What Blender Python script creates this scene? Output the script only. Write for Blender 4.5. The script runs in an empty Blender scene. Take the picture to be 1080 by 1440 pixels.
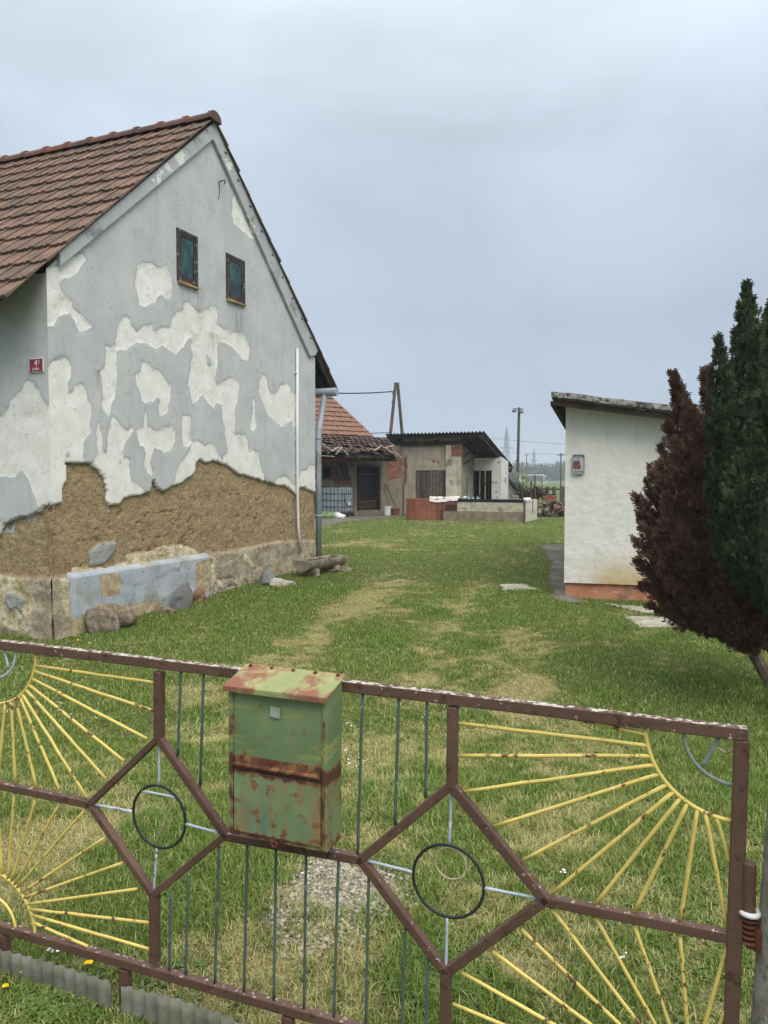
import bpy, bmesh, math, random
import numpy as np
from mathutils import Vector, Matrix, noise as mnoise

random.seed(7); rng = np.random.default_rng(11)
SC = bpy.context.scene
COL = SC.collection
R = math.radians

# ------------------------------------------------------------------ camera
EYE = Vector((0, 0, 1.70)); F = 1080.0; PITCH = math.atan(47 / 1080)
FW = Vector((0, math.cos(PITCH), -math.sin(PITCH))); UP = Vector((0, math.sin(PITCH), math.cos(PITCH)))
def ray(x, y): return Vector((1, 0, 0)) * ((x - 540) / F) + UP * (-(y - 720) / F) + FW
def at(x, y, Y):
    d = ray(x, y); return EYE + d * (Y / d.y)
def on_plane(x, y, P, n):
    d = ray(x, y); return EYE + d * ((Vector(P) - EYE).dot(n) / d.dot(n))
def sstep(a, b, x):
    t = np.clip((x - a) / (b - a), 0, 1); return t * t * (3 - 2 * t)
def gz(X, Y):
    return 0.2 * sstep(6, 14, np.asarray(Y, float)) + 0 * np.asarray(X)
def on_ground(x, y):
    d = ray(x, y); t = 3.0
    for _ in range(40):
        p = EYE + d * t; t += 0.8 * (p.z - float(gz(p.x, p.y))) / max(1e-3, -d.z)
    return EYE + d * t

cam = bpy.data.cameras.new('camera'); co = bpy.data.objects.new('camera', cam); COL.objects.link(co)
co.location = EYE; co.rotation_euler = (R(90) - PITCH, 0, 0)
cam.sensor_fit = 'VERTICAL'; cam.sensor_height = 36; cam.sensor_width = 27; cam.lens = 27; cam.clip_end = 6000; cam.clip_start = .05
SC.camera = co

# ------------------------------------------------------------------ noise helpers
def _h(ix, iy, s):
    n = (ix.astype(np.int64) * 374761393 + iy.astype(np.int64) * 668265263 + s * 974634777) & 0x7fffffff
    n = ((n ^ (n >> 13)) * 1274126177) & 0x7fffffff
    return ((n ^ (n >> 16)) & 0xffff) / 65535.0
def vnoise(x, y, s=0):
    x = np.asarray(x, float); y = np.asarray(y, float)
    ix = np.floor(x); iy = np.floor(y); fx = x - ix; fy = y - iy
    fx = fx * fx * (3 - 2 * fx); fy = fy * fy * (3 - 2 * fy)
    a = _h(ix, iy, s); b = _h(ix + 1, iy, s); c = _h(ix, iy + 1, s); d = _h(ix + 1, iy + 1, s)
    return (a * (1 - fx) + b * fx) * (1 - fy) + (c * (1 - fx) + d * fx) * fy
def fbm(x, y, s=0, o=4):
    t = 0; a = .5; f = 1.0; n = 0
    for i in range(o):
        t = t + a * vnoise(x * f + 13.7 * i, y * f - 7.1 * i, s + i); n += a; a *= .5; f *= 2.03
    return t / n
def sdf(P, poly):
    poly = np.asarray(poly, float); P = np.asarray(P, float)
    best = np.full(len(P), 1e9); ins = np.zeros(len(P), bool)
    for i in range(len(poly)):
        a = poly[i]; b = poly[(i + 1) % len(poly)]; e = b - a; w = P - a
        t = np.clip((w @ e) / max(1e-12, e @ e), 0, 1)
        q = w - t[:, None] * e; best = np.minimum(best, np.hypot(q[:, 0], q[:, 1]))
        c = (a[1] > P[:, 1]) != (b[1] > P[:, 1])
        with np.errstate(divide='ignore', invalid='ignore'):
            xx = a[0] + (P[:, 1] - a[1]) * e[0] / (e[1] if abs(e[1]) > 1e-12 else 1e-12)
        ins ^= c & (P[:, 0] < xx)
    return np.where(ins, best, -best)

# ------------------------------------------------------------------ materials
def c(r, g, b):
    f = lambda v: (v / 255 / 12.92) if v / 255 <= .04045 else ((v / 255 + .055) / 1.055) ** 2.4
    return (f(r), f(g), f(b), 1)
class G:
    def __init__(s, name, rough=.8, spec=.3, metal=0):
        s.m = bpy.data.materials.new(name); s.m.use_nodes = True; s.t = s.m.node_tree; s.t.nodes.clear()
        s.o = s.t.nodes.new('ShaderNodeOutputMaterial'); s.b = s.t.nodes.new('ShaderNodeBsdfPrincipled')
        s.t.links.new(s.b.outputs[0], s.o.inputs[0])
        s.b.inputs['Roughness'].default_value = rough; s.b.inputs['Metallic'].default_value = metal
        s.b.inputs['Specular IOR Level'].default_value = spec; s._oc = None
    def put(s, sock, v):
        if isinstance(v, bpy.types.NodeSocket): s.t.links.new(v, sock)
        elif v is not None: sock.default_value = v
    def oc(s):
        if s._oc is None: s._oc = s.t.nodes.new('ShaderNodeTexCoord').outputs['Object']
        return s._oc
    def pos(s): return s.t.nodes.new('ShaderNodeNewGeometry').outputs['Position']
    def nrm(s, k='Z'):
        g = s.t.nodes.new('ShaderNodeNewGeometry'); x = s.t.nodes.new('ShaderNodeSeparateXYZ'); s.put(x.inputs[0], g.outputs['Normal']); return x.outputs[k]
    def sep(s, k, v=None):
        x = s.t.nodes.new('ShaderNodeSeparateXYZ'); s.put(x.inputs[0], v or s.oc()); return x.outputs[k]
    def mapv(s, sc, v=None):
        x = s.t.nodes.new('ShaderNodeMapping'); s.put(x.inputs[0], v or s.oc()); x.inputs[3].default_value = sc; return x.outputs[0]
    def noise(s, scale, detail=4, rough=.55, v=None, dist=0):
        n = s.t.nodes.new('ShaderNodeTexNoise'); s.put(n.inputs['Vector'], v or s.oc())
        n.inputs['Scale'].default_value = scale; n.inputs['Detail'].default_value = detail; n.inputs['Roughness'].default_value = rough; n.inputs['Distortion'].default_value = dist
        return n.outputs[0]
    def voro(s, scale, v=None, feat='F1', out='Distance'):
        n = s.t.nodes.new('ShaderNodeTexVoronoi'); n.feature = feat; s.put(n.inputs['Vector'], v or s.oc()); n.inputs['Scale'].default_value = scale
        return n.outputs[out]
    def attr(s, name, vec=False):
        n = s.t.nodes.new('ShaderNodeAttribute'); n.attribute_name = name; return n.outputs['Color' if vec else 'Fac']
    def math(s, op, a, b=0.0, cl=False):
        n = s.t.nodes.new('ShaderNodeMath'); n.operation = op; n.use_clamp = cl; s.put(n.inputs[0], a); s.put(n.inputs[1], b); return n.outputs[0]
    def ss(s, v, a, b):
        n = s.t.nodes.new('ShaderNodeMapRange'); n.interpolation_type = 'SMOOTHSTEP'; s.put(n.inputs[0], v); n.inputs[1].default_value = a; n.inputs[2].default_value = b; return n.outputs[0]
    def mix(s, f, a, b, mode='MIX'):
        n = s.t.nodes.new('ShaderNodeMix'); n.data_type = 'RGBA'; n.blend_type = mode; s.put(n.inputs[0], f); s.put(n.inputs[6], a); s.put(n.inputs[7], b); return n.outputs[2]
    def bump(s, h, st=.5, d=.01):
        n = s.t.nodes.new('ShaderNodeBump'); n.inputs['Strength'].default_value = st; n.inputs['Distance'].default_value = d; s.put(n.inputs['Height'], h); s.put(s.b.inputs['Normal'], n.outputs[0])
    def col(s, v): s.put(s.b.inputs['Base Color'], v); return s.m
def vary(name, col, amt=.25, scale=6, rough=.8, spec=.3, bump=.3, bs=40, bd=.004, tone=None, metal=0, dirt=None, dscale=3, dth=(.5, .65)):
    g = G(name, rough, spec, metal)
    dk = tuple(v * (1 - amt) for v in col[:3]) + (1,); lt = tuple(min(1, v * (1 + amt)) for v in col[:3]) + (1,)
    k = g.mix(g.ss(g.noise(scale, 5), .3, .7), dk, lt)
    if tone: k = g.mix(g.attr('tone'), g.mix(.85, k, tone[0], 'MULTIPLY'), g.mix(.85, k, tone[1], 'MULTIPLY'))
    if dirt: k = g.mix(g.ss(g.noise(dscale, 6, .62), dth[0], dth[1]), k, dirt)
    if bump: g.bump(g.noise(bs, 5, .6), bump, bd)
    return g.col(k)

# ------------------------------------------------------------------ mesh builder
class MB:
    def __init__(s): s.v = []; s.f = []; s.mi = []; s.tone = []
    def add(s, vs, fs, mi=0, tone=.5):
        o = len(s.v); s.v += [tuple(q) for q in vs]; s.f += [tuple(i + o for i in q) for q in fs]; s.mi += [mi] * len(fs); s.tone += [tone] * len(vs); return s
    def box(s, ctr, size, M=None, mi=0, tone=.5, jit=0):
        hx, hy, hz = size[0] / 2, size[1] / 2, size[2] / 2; ctr = Vector(ctr)
        vs = [Vector((x, y, z)) for x in (-hx, hx) for y in (-hy, hy) for z in (-hz, hz)]
        if jit: vs = [q + Vector((random.uniform(-jit, jit), random.uniform(-jit, jit), random.uniform(-jit, jit))) for q in vs]
        if M: vs = [M @ q for q in vs]
        return s.add([ctr + q for q in vs], [(0, 1, 3, 2), (4, 6, 7, 5), (0, 4, 5, 1), (2, 3, 7, 6), (0, 2, 6, 4), (1, 5, 7, 3)], mi, tone)
    def beam(s, a, b, w, d, side=None, mi=0, tone=.5, ext=0):
        a = Vector(a); b = Vector(b); t = (b - a).normalized(); a = a - t * ext; b = b + t * ext
        sd = Vector(side) if side is not None else (Vector((0, 0, 1)) if abs(t.z) < .9 else Vector((1, 0, 0)))
        n = t.cross(sd).normalized(); m = n.cross(t).normalized()
        M = Matrix((t, m, n)).transposed(); return s.box((a + b) / 2, ((b - a).length, w, d), M, mi, tone)
    def tube(s, pts, r, seg=8, mi=0, tone=.5, cap=True):
        pts = [Vector(p) for p in pts]; n = len(pts); rs = r if isinstance(r, (list, tuple)) else [r] * n
        vs = []; fs = []; pm = None
        for i, p in enumerate(pts):
            t = (pts[min(i + 1, n - 1)] - pts[max(i - 1, 0)]).normalized()
            if pm is None: pm = t.orthogonal().normalized()
            m = (pm - t * pm.dot(t)).normalized(); pm = m; k = t.cross(m)
            for j in range(seg):
                a = 2 * math.pi * j / seg; vs.append(p + (m * math.cos(a) + k * math.sin(a)) * rs[i])
        for i in range(n - 1):
            for j in range(seg): fs.append((i * seg + j, i * seg + (j + 1) % seg, (i + 1) * seg + (j + 1) % seg, (i + 1) * seg + j))
        if cap: fs.append(tuple(range(seg))[::-1]); fs.append(tuple((n - 1) * seg + j for j in range(seg)))
        return s.add(vs, fs, mi, tone)
    def torus(s, ctr, u, w, R_, r, seg=40, sg=8, mi=0, a0=0, a1=2 * math.pi):
        u = Vector(u); w = Vector(w); full = abs(a1 - a0 - 2 * math.pi) < 1e-6
        pts = [Vector(ctr) + (u * math.cos(a0 + (a1 - a0) * i / seg) + w * math.sin(a0 + (a1 - a0) * i / seg)) * R_ for i in range(seg + 1)]
        return s.tube(pts, r, sg, mi, cap=not full)
    def prism(s, poly, y0, y1, mi=0, tone=.5):      # poly of (x,z), extruded along y
        n = len(poly); vs = [(x, y0, z) for x, z in poly] + [(x, y1, z) for x, z in poly]
        ar = sum(poly[i][0] * poly[(i + 1) % n][1] - poly[(i + 1) % n][0] * poly[i][1] for i in range(n))
        fs = [tuple(range(n)), tuple(range(2 * n - 1, n - 1, -1))] + [(i, i + n, (i + 1) % n + n, (i + 1) % n) for i in range(n)]
        if ar < 0: fs = [q[::-1] for q in fs]
        return s.add(vs, fs, mi, tone)
    def lathe(s, ctr, prof, seg=20, mi=0, tone=.5):
        ctr = Vector(ctr); vs = []; fs = []; n = len(prof)
        for r, z in prof:
            for j in range(seg): vs.append(ctr + Vector((r * math.cos(2 * math.pi * j / seg), r * math.sin(2 * math.pi * j / seg), z)))
        for i in range(n - 1):
            for j in range(seg): fs.append((i * seg + j, i * seg + (j + 1) % seg, (i + 1) * seg + (j + 1) % seg, (i + 1) * seg + j))
        fs.append(tuple(range(seg))[::-1]); fs.append(tuple((n - 1) * seg + j for j in range(seg)))
        return s.add(vs, fs, mi, tone)
    def build(s, name, mats, parent=None, smooth=False, bevel=0, label=None):
        me = bpy.data.meshes.new(name); me.from_pydata(s.v, [], s.f); return finish(name, me, mats, parent, smooth, bevel, s.mi, s.tone, label)
def finish(name, me, mats, parent=None, smooth=False, bevel=0, mi=None, tone=None, label=None):
    if not isinstance(mats, (list, tuple)): mats = [mats]
    for m in mats: me.materials.append(m)
    if mi is not None and len(mats) > 1: me.polygons.foreach_set('material_index', mi)
    if tone is not None:
        a = me.attributes.new('tone', 'FLOAT', 'POINT'); a.data.foreach_set('value', tone)
    if smooth: me.polygons.foreach_set('use_smooth', [True] * len(me.polygons))
    me.update(); o = bpy.data.objects.new(name, me); COL.objects.link(o)
    if parent: o.parent = parent
    if bevel:
        b = o.modifiers.new('bevel', 'BEVEL'); b.width = bevel; b.segments = 2; b.limit_method = 'ANGLE'; b.angle_limit = R(50)
    if label: o['label'] = label
    return o
def thing(name, label, cat, loc=(0, 0, 0), rz=0, group=None):
    o = bpy.data.objects.new(name, None); COL.objects.link(o); o.location = loc; o.rotation_euler = (0, 0, rz)
    o.empty_display_size = .2; return tag(o, label, cat, group)
def tag(o, label, cat, group=None, kind=None):
    if label: o['label'] = label
    if cat: o['category'] = cat
    if group: o['group'] = group
    if kind: o['kind'] = kind
    return o
def struct(o): o['kind'] = 'structure'; return o
def grid_obj(name, VX, VY, VZ, mats, parent=None, keep=None, attrs=None, smooth=True):
    nr, nc = VX.shape; me = bpy.data.meshes.new(name)
    idx = np.arange(nr * nc).reshape(nr, nc)
    q = np.stack([idx[:-1, :-1], idx[:-1, 1:], idx[1:, 1:], idx[1:, :-1]], -1).reshape(-1, 4)
    if keep is not None: q = q[keep.reshape(-1)]
    used = np.unique(q); rm = np.full(nr * nc, -1); rm[used] = np.arange(len(used)); q = rm[q]
    V = np.stack([VX.ravel(), VY.ravel(), VZ.ravel()], 1)[used]
    me.vertices.add(len(V)); me.vertices.foreach_set('co', V.ravel().astype(np.float32))
    me.loops.add(q.size); me.loops.foreach_set('vertex_index', q.ravel().astype(np.int32))
    me.polygons.add(len(q)); me.polygons.foreach_set('loop_start', np.arange(0, q.size, 4, dtype=np.int32)); me.polygons.foreach_set('loop_total', np.full(len(q), 4, np.int32))
    me.update(calc_edges=True)
    for k, a in (attrs or {}).items():
        at_ = me.attributes.new(k, 'FLOAT', 'POINT'); at_.data.foreach_set('value', a.ravel()[used].astype(np.float32))
    return finish(name, me, mats, parent, smooth)
class Frame:      # a thing's local frame: x along, y back, z up
    def __init__(s, loc, rz): s.o = Vector(loc); s.rz = rz; s.ex = Vector((math.cos(rz), math.sin(rz), 0)); s.ey = Vector((-math.sin(rz), math.cos(rz), 0))
    def loc(s, p): d = Vector(p) - s.o; return Vector((d.dot(s.ex), d.dot(s.ey), d.z))
    def w(s, x, y, z): return s.o + s.ex * x + s.ey * y + Vector((0, 0, z))
    def px(s, x, y, off=0):      # picture point seen on the local plane y = off -> local (x, z)
        q = s.loc(on_plane(x, y, s.w(0, off, 0), s.ey)); return (q.x, q.z)
    def pxx(s, x, y, off):       # on the local plane x = off -> local (y, z)
        q = s.loc(on_plane(x, y, s.w(off, 0, 0), s.ex)); return (q.y, q.z)
def text_part(name, txt, mat, parent, size, M, extrude=.0008, sx=1):
    cu = bpy.data.curves.new('t', 'FONT'); cu.body = txt; cu.size = size; cu.extrude = extrude; cu.align_x = 'CENTER'; cu.align_y = 'CENTER'
    to = bpy.data.objects.new('t', cu); COL.objects.link(to)
    me = bpy.data.meshes.new_from_object(to.evaluated_get(bpy.context.evaluated_depsgraph_get()))
    bpy.data.objects.remove(to); bpy.data.curves.remove(cu)
    me.transform(M @ Matrix.Diagonal((sx, 1, 1, 1))); me.materials.clear(); return finish(name, me, mat, parent)
# ------------------------------------------------------------------ world, sun
w = bpy.data.worlds.new('World'); SC.world = w; w.use_nodes = True; t = w.node_tree; t.nodes.clear()
def N(k): return t.nodes.new(k)
wo = N('ShaderNodeOutputWorld'); bg = N('ShaderNodeBackground'); bg.inputs[1].default_value = .1; t.links.new(bg.outputs[0], wo.inputs[0])
SUN_EL, SUN_AZ = R(48), R(152)      # azimuth clockwise from +Y
sky = N('ShaderNodeTexSky'); sky.sky_type = 'NISHITA'; sky.sun_disc = False; sky.sun_elevation = SUN_EL; sky.sun_rotation = SUN_AZ; sky.air_density = 1.2; sky.dust_density = 3
tc = N('ShaderNodeTexCoord'); sx = N('ShaderNodeSeparateXYZ'); t.links.new(tc.outputs['Generated'], sx.inputs[0])
rp = N('ShaderNodeValToRGB'); t.links.new(sx.outputs[2], rp.inputs[0])
el = rp.color_ramp.elements
def k10(r, g, b, f=1): q = c(r, g, b); return (q[0] * f, q[1] * f, q[2] * f, 1)
stops = [(0, k10(170, 188, 203)), (.08, k10(166, 182, 199)), (.20, k10(160, 172, 188)), (.32, k10(172, 184, 198)), (.44, k10(190, 202, 214)), (.56, k10(202, 212, 222)), (.72, k10(235, 238, 242)), (1, (1, 1, 1, 1))]
el[0].position, el[0].color = stops[0]; el[1].position, el[1].color = stops[-1]
for p, q in stops[1:-1]: e = el.new(p); e.color = q
zg = N('ShaderNodeMapRange'); zg.inputs[1].default_value = .45; zg.inputs[2].default_value = .95; zg.inputs[3].default_value = 10.0; zg.inputs[4].default_value = 21.0; t.links.new(sx.outputs[2], zg.inputs[0])
mp = N('ShaderNodeMapping'); mp.inputs[3].default_value = (1.0, 1.0, 2.3); mp.inputs[2].default_value = (.0, R(10), 0); t.links.new(tc.outputs['Generated'], mp.inputs[0])
nz = N('ShaderNodeTexNoise'); nz.inputs['Scale'].default_value = 1.7; nz.inputs['Detail'].default_value = 5; nz.inputs['Roughness'].default_value = .5; nz.inputs['Distortion'].default_value = .35; t.links.new(mp.outputs[0], nz.inputs['Vector'])
nr = N('ShaderNodeMapRange'); nr.interpolation_type = 'SMOOTHSTEP'; nr.inputs[1].default_value = .30; nr.inputs[2].default_value = .72; nr.inputs[3].default_value = .79; nr.inputs[4].default_value = 1.13; t.links.new(nz.outputs[0], nr.inputs[0])
mu = N('ShaderNodeMath'); mu.operation = 'MULTIPLY'; t.links.new(zg.outputs[0], mu.inputs[0]); t.links.new(nr.outputs[0], mu.inputs[1])
vm = N('ShaderNodeVectorMath'); vm.operation = 'SCALE'; t.links.new(rp.outputs[0], vm.inputs[0]); t.links.new(mu.outputs[0], vm.inputs['Scale'])
mx = N('ShaderNodeMix'); mx.data_type = 'RGBA'; mx.inputs[0].default_value = .93; t.links.new(sky.outputs[0], mx.inputs[6]); t.links.new(vm.outputs[0], mx.inputs[7])
t.links.new(mx.outputs[2], bg.inputs[0])
sl = bpy.data.lights.new('sun', 'SUN'); sl.energy = 1.6; sl.angle = R(35); sl.color = (1, .96, .9)
so = bpy.data.objects.new('sun', sl); COL.objects.link(so)
sd = Vector((math.sin(SUN_AZ) * math.cos(SUN_EL), math.cos(SUN_AZ) * math.cos(SUN_EL), math.sin(SUN_EL)))
so.rotation_euler = (-sd).to_track_quat('-Z', 'Y').to_euler(); so.location = sd * 30
vs = SC.view_settings; vs.view_transform = 'Standard'; vs.look = 'None'; vs.gamma = 1; vs.exposure = 0.42; vs.use_curve_mapping = False
SC.cycles.max_bounces = 6; SC.cycles.diffuse_bounces = 3; SC.cycles.glossy_bounces = 2; SC.cycles.transparent_max_bounces = 4

# ------------------------------------------------------------------ frames of the buildings
HOUSE = Frame(at(75, 890, 7.96).xy.to_3d(), R(67.6))
WH = Frame(at(793, 842, 10.2).xy.to_3d(), R(-15.3))
GATE_A = at(125, 900, 2.44).xy.to_3d(); GATE_B = at(1047, 900, 1.75).xy.to_3d()
GATE = Frame(GATE_B, math.atan2(GATE_B.y - GATE_A.y, GATE_B.x - GATE_A.x))
SHED = Frame(at(566, 700, 33.0).xy.to_3d() + Vector((0, 0, .2)), R(-22.4))
BARN = Frame(at(566, 700, 33.0).xy.to_3d() + Vector((0, 0, .2)), R(38))
HL = HOUSE.px(440, 650)[0]

# ------------------------------------------------------------------ ground, grass
def blob(X, Y, x, y, rx, ry):
    p = on_ground(x, y); return np.exp(-(((X - p.x) / rx) ** 2 + ((Y - p.y) / ry) ** 2))
def line_mask(X, Y, pts, wd):
    P = np.stack([X.ravel(), Y.ravel()], 1); best = np.full(len(P), 1e9)
    q = [on_ground(*p) for p in pts]
    for a, b in zip(q, q[1:]):
        a = np.array(a.xy); b = np.array(b.xy); e = b - a; tt = np.clip(((P - a) @ e) / (e @ e), 0, 1)
        best = np.minimum(best, np.hypot(*(P - a - tt[:, None] * e).T))
    return np.exp(-(best / wd) ** 2).reshape(X.shape)
def dry_mask(X, Y):
    n = fbm(X * .9, Y * .55, 3, 4); n2 = fbm(X * 3.1, Y * 3.1, 9, 4); n3 = fbm(X * 11, Y * 11, 19, 3)
    d = 1.15 * line_mask(X, Y, [(395, 925), (450, 880), (520, 838), (560, 820)], .30)
    d = d + .9 * line_mask(X, Y, [(590, 960), (625, 900), (660, 845), (672, 822)], .26)
    d = d + .7 * line_mask(X, Y, [(740, 1000), (742, 930), (735, 880)], .30) + .5 * line_mask(X, Y, [(790, 845), (740, 855)], .3)
    d = d + .7 * line_mask(X, Y, [(560, 775), (640, 778)], .5) + .6 * line_mask(X, Y, [(480, 765), (560, 762)], .9)
    d = d + 1.2 * blob(X, Y, 450, 1300, .55, .75) + 1.0 * blob(X, Y, 130, 1180, .5, .5) + .8 * blob(X, Y, 290, 1010, .5, .8) + .8 * blob(X, Y, 510, 1080, .3, .6)
    d = d + .8 * blob(X, Y, 40, 1200, .5, .35) + .75 * blob(X, Y, 740, 1360, .25, .3) + .5 * blob(X, Y, 250, 1360, .4, .2) + .55 * blob(X, Y, 330, 950, .6, .7)
    d = d + .5 * blob(X, Y, 700, 1060, .5, .4) + .45 * blob(X, Y, 800, 1150, .3, .4)
    d = d - .9 * blob(X, Y, 250, 1200, .4, .35) - 1.0 * blob(X, Y, 230, 1260, .25, .35) - .7 * blob(X, Y, 390, 1150, .2, .5) - .6 * blob(X, Y, 620, 1400, .25, .4) - .5 * blob(X, Y, 970, 1000, .8, 1.2)
    return np.clip(d * (.42 + .65 * n2) * .68 + .8 * (n - .52) + .9 * (n2 - .5) + 1.0 * (n3 - .5) + .17, 0, 1)
def gravel_mask(X, Y):
    m = 1.3 * blob(X, Y, 475, 1262, .20, .28) + .7 * blob(X, Y, 400, 1310, .18, .2) + .6 * blob(X, Y, 540, 1235, .2, .25) + .5 * blob(X, Y, 430, 1230, .3, .4)
    return np.clip(m * (.1 + 1.5 * fbm(X * 7, Y * 7, 71, 4)) * 1.1 - .30, 0, 1)

g = G('lawn_soil', .95, .1)
pz = g.pos(); dn = g.attr('dry'); gv = g.attr('gravel'); yy = g.sep('Y', pz)
n1 = g.noise(2.2, 6, .6, pz); n2 = g.noise(34, 5, .65, pz); n3 = g.noise(240, 3, .6, pz)
grn = g.mix(g.ss(n1, .3, .7), c(92, 104, 50), c(112, 124, 64)); grn = g.mix(g.ss(n2, .35, .7), c(76, 78, 48), grn)
stw = g.mix(g.ss(n2, .35, .65), c(122, 112, 74), c(156, 146, 102))
kk = g.mix(g.ss(g.math('ADD', dn, g.math('MULTIPLY', g.math('SUBTRACT', n2, .5), .5)), .25, .75), grn, stw)
kk = g.mix(g.ss(g.math('ADD', gv, g.math('MULTIPLY', g.math('SUBTRACT', n2, .5), 2.2)), .35, .75), kk, g.mix(g.ss(n3, .4, .6), c(108, 100, 84), c(158, 150, 134)))
fld = g.mix(g.ss(g.noise(.05, 4, .6, pz), .3, .7), c(86, 104, 58), c(100, 116, 68))
kk = g.mix(g.ss(yy, 44, 60), kk, fld)
g.bump(g.math('ADD', n2, g.math('MULTIPLY', n3, .4)), .8, .03); M_LAWN = g.col(kk)
ys = np.concatenate([np.arange(-6, 1.4, .6), np.arange(1.6, 9, .05), np.arange(9, 20, .12), np.arange(20, 60, .6), np.geomspace(60, 1500, 34)])
xs = np.concatenate([-np.geomspace(12, 1400, 26)[::-1], np.arange(-11, -4, .3), np.arange(-4, 4.5, .05), np.arange(4.6, 12, .3), np.geomspace(13, 1400, 26)])
GX, GY = np.meshgrid(xs, ys); GZ = gz(GX, GY) + .035 * (fbm(GX * 1.2, GY * 1.2, 5) - .5) * (GY > 1) * (GY < 60) + .02 * (fbm(GX * 7, GY * 7, 6) - .5) * (GY < 20)
struct(grid_obj('ground', GX, GY, GZ, M_LAWN, attrs={'dry': dry_mask(GX, GY), 'gravel': gravel_mask(GX, GY)}))
def ground_z(X, Y): return gz(X, Y) + .035 * (fbm(X * 1.2, Y * 1.2, 5) - .5) * (Y > 1) * (Y < 60) + .02 * (fbm(X * 7, Y * 7, 6) - .5) * (Y < 20)

def sheet(name, pxs, mat, lift=.012, jag=.06, st=.12):
    poly = [tuple(on_ground(*p).xy) for p in pxs]; P = np.array(poly)
    x0, y0 = P.min(0) - .3; x1, y1 = P.max(0) + .3
    X, Y = np.meshgrid(np.arange(x0, x1, st), np.arange(y0, y1, st))
    d = sdf(np.stack([X.ravel(), Y.ravel()], 1), P).reshape(X.shape) + jag * (fbm(X * 3, Y * 3, 31) - .5) * 2
    cx = (d[:-1, :-1] + d[1:, 1:] + d[:-1, 1:] + d[1:, :-1]) / 4
    return struct(grid_obj(name, X, Y, ground_z(X, Y) + lift + .012 * np.clip(d * 8, -2, 1), mat, keep=cx > -.02))
M_CONC = vary('old_concrete', c(104, 100, 92), .3, 3, .95, .1, .5, 60, .006, dirt=c(84, 86, 62), dscale=5, dth=(.55, .68))
M_CONCL = vary('pale_concrete', c(168, 162, 148), .2, 5, .95, .1, .5, 70, .005, dirt=c(120, 116, 100), dth=(.5, .7))
PATH_PX = [(762, 768), (800, 766), (812, 850), (780, 843), (772, 815), (776, 790)]
YARD_PX = [(380, 752), (440, 741), (500, 732), (545, 728), (600, 723), (600, 717), (380, 719)]
sheet('path', PATH_PX, M_CONC, st=.06); sheet('yard_pavement', YARD_PX, M_CONC, st=.15)
sheet('path_slab', [(702, 822), (735, 822), (760, 830), (705, 831)], M_CONCL, st=.05)
sheet('pavement', [(850, 850), (960, 858), (960, 868), (905, 862)], M_CONCL, st=.05)

sheet('path_slab', [(885, 868), (950, 868), (950, 882), (900, 883)], M_CONCL, st=.05)

def excl(X, Y):
    bad = np.zeros(X.shape, bool)
    for fr, x0, x1, y0, y1 in ((HOUSE, -.05, HL + .05, -.12, 12), (WH, -.05, 6, -.03, 7), (BARN, -20, 6, -.3, 12), (SHED, -3, 8, -.5, 12)):
        lx = (X - fr.o.x) * fr.ex.x + (Y - fr.o.y) * fr.ex.y; ly = (X - fr.o.x) * fr.ey.x + (Y - fr.o.y) * fr.ey.y
        bad |= (lx > x0) & (lx < x1) & (ly > y0) & (ly < y1)
    P = np.stack([X, Y], 1)
    for q in (PATH_PX, YARD_PX): bad |= sdf(P, [tuple(on_ground(*p).xy) for p in q]) + .10 * (fbm(X * 3, Y * 3, 31) - .5) > .03
    return bad
BX = []; 
def blades(n, y0, y1, h, wd, keepf, far=False):
    u = rng.random(n); Y = np.sqrt(y0 ** 2 + u * (y1 ** 2 - y0 ** 2)); X = (rng.random(n) * 2 - 1) * (.58 * Y + .7)
    dr = dry_mask(X, Y); gr = gravel_mask(X, Y); cl = fbm(X * 9, Y * 9, 41, 3); big = fbm(X * 1.7, Y * 1.7, 43, 3)
    k = ~excl(X, Y) & (rng.random(n) > gr * .85) & (rng.random(n) < keepf * (.35 + 1.1 * cl) * (1 - .35 * dr))
    X, Y, dr, cl, big = X[k], Y[k], dr[k], cl[k], big[k]; n = len(X)
    hh = h * (.45 + .9 * rng.random(n)) * (.5 + 1.0 * big) * (1 - .42 * dr)
    az = rng.random(n) * 6.283; lean = (.25 + .9 * rng.random(n) + .7 * dr * rng.random(n)); wz = wd * (.6 + .8 * rng.random(n))
    Z = ground_z(X, Y) - .004
    dx, dy = np.cos(az), np.sin(az); sxn, syn = -dy, dx
    o1 = hh * .35 * lean; o2 = hh * .95 * lean; z1 = hh * .55; z2 = hh * np.clip(1.0 - .25 * lean, .25, 1)
    b = np.stack([X, Y, Z], 1); S = np.stack([sxn, syn, 0 * X], 1) * wz[:, None] * .5; D = np.stack([dx, dy, 0 * X], 1)
    z = np.array([0, 0, 1.0])
    V = np.stack([b - S, b + S, b + D * o1[:, None] + z * z1[:, None] + S * .8, b + D * o1[:, None] + z * z1[:, None] - S * .8, b + D * o2[:, None] + z * z2[:, None]], 1)
    p = rng.random(n); yel = np.clip(dr * np.where(Y < 5, 1.25, .95) + .30 * (rng.random(n) - .55), 0, 1); yel = np.where(rng.random(n) < .10, .85, yel)
    BX.append((V, yel, p, big))
blades(330000, 2.1, 5.0, .040, .0036, 1.0); blades(420000, 5.0, 11, .036, .0055, 1.0); blades(300000, 11, 24, .032, .010, 1.0); blades(160000, 24, 42, .032, .018, 1.0)
V = np.concatenate([b[0] for b in BX]).reshape(-1, 3); nb = len(V) // 5
me = bpy.data.meshes.new('grass'); me.vertices.add(len(V)); me.vertices.foreach_set('co', V.ravel().astype(np.float32))
o5 = np.arange(nb) * 5; lp = np.stack([o5, o5 + 1, o5 + 2, o5 + 3, o5 + 3, o5 + 2, o5 + 4], 1).ravel()
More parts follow.
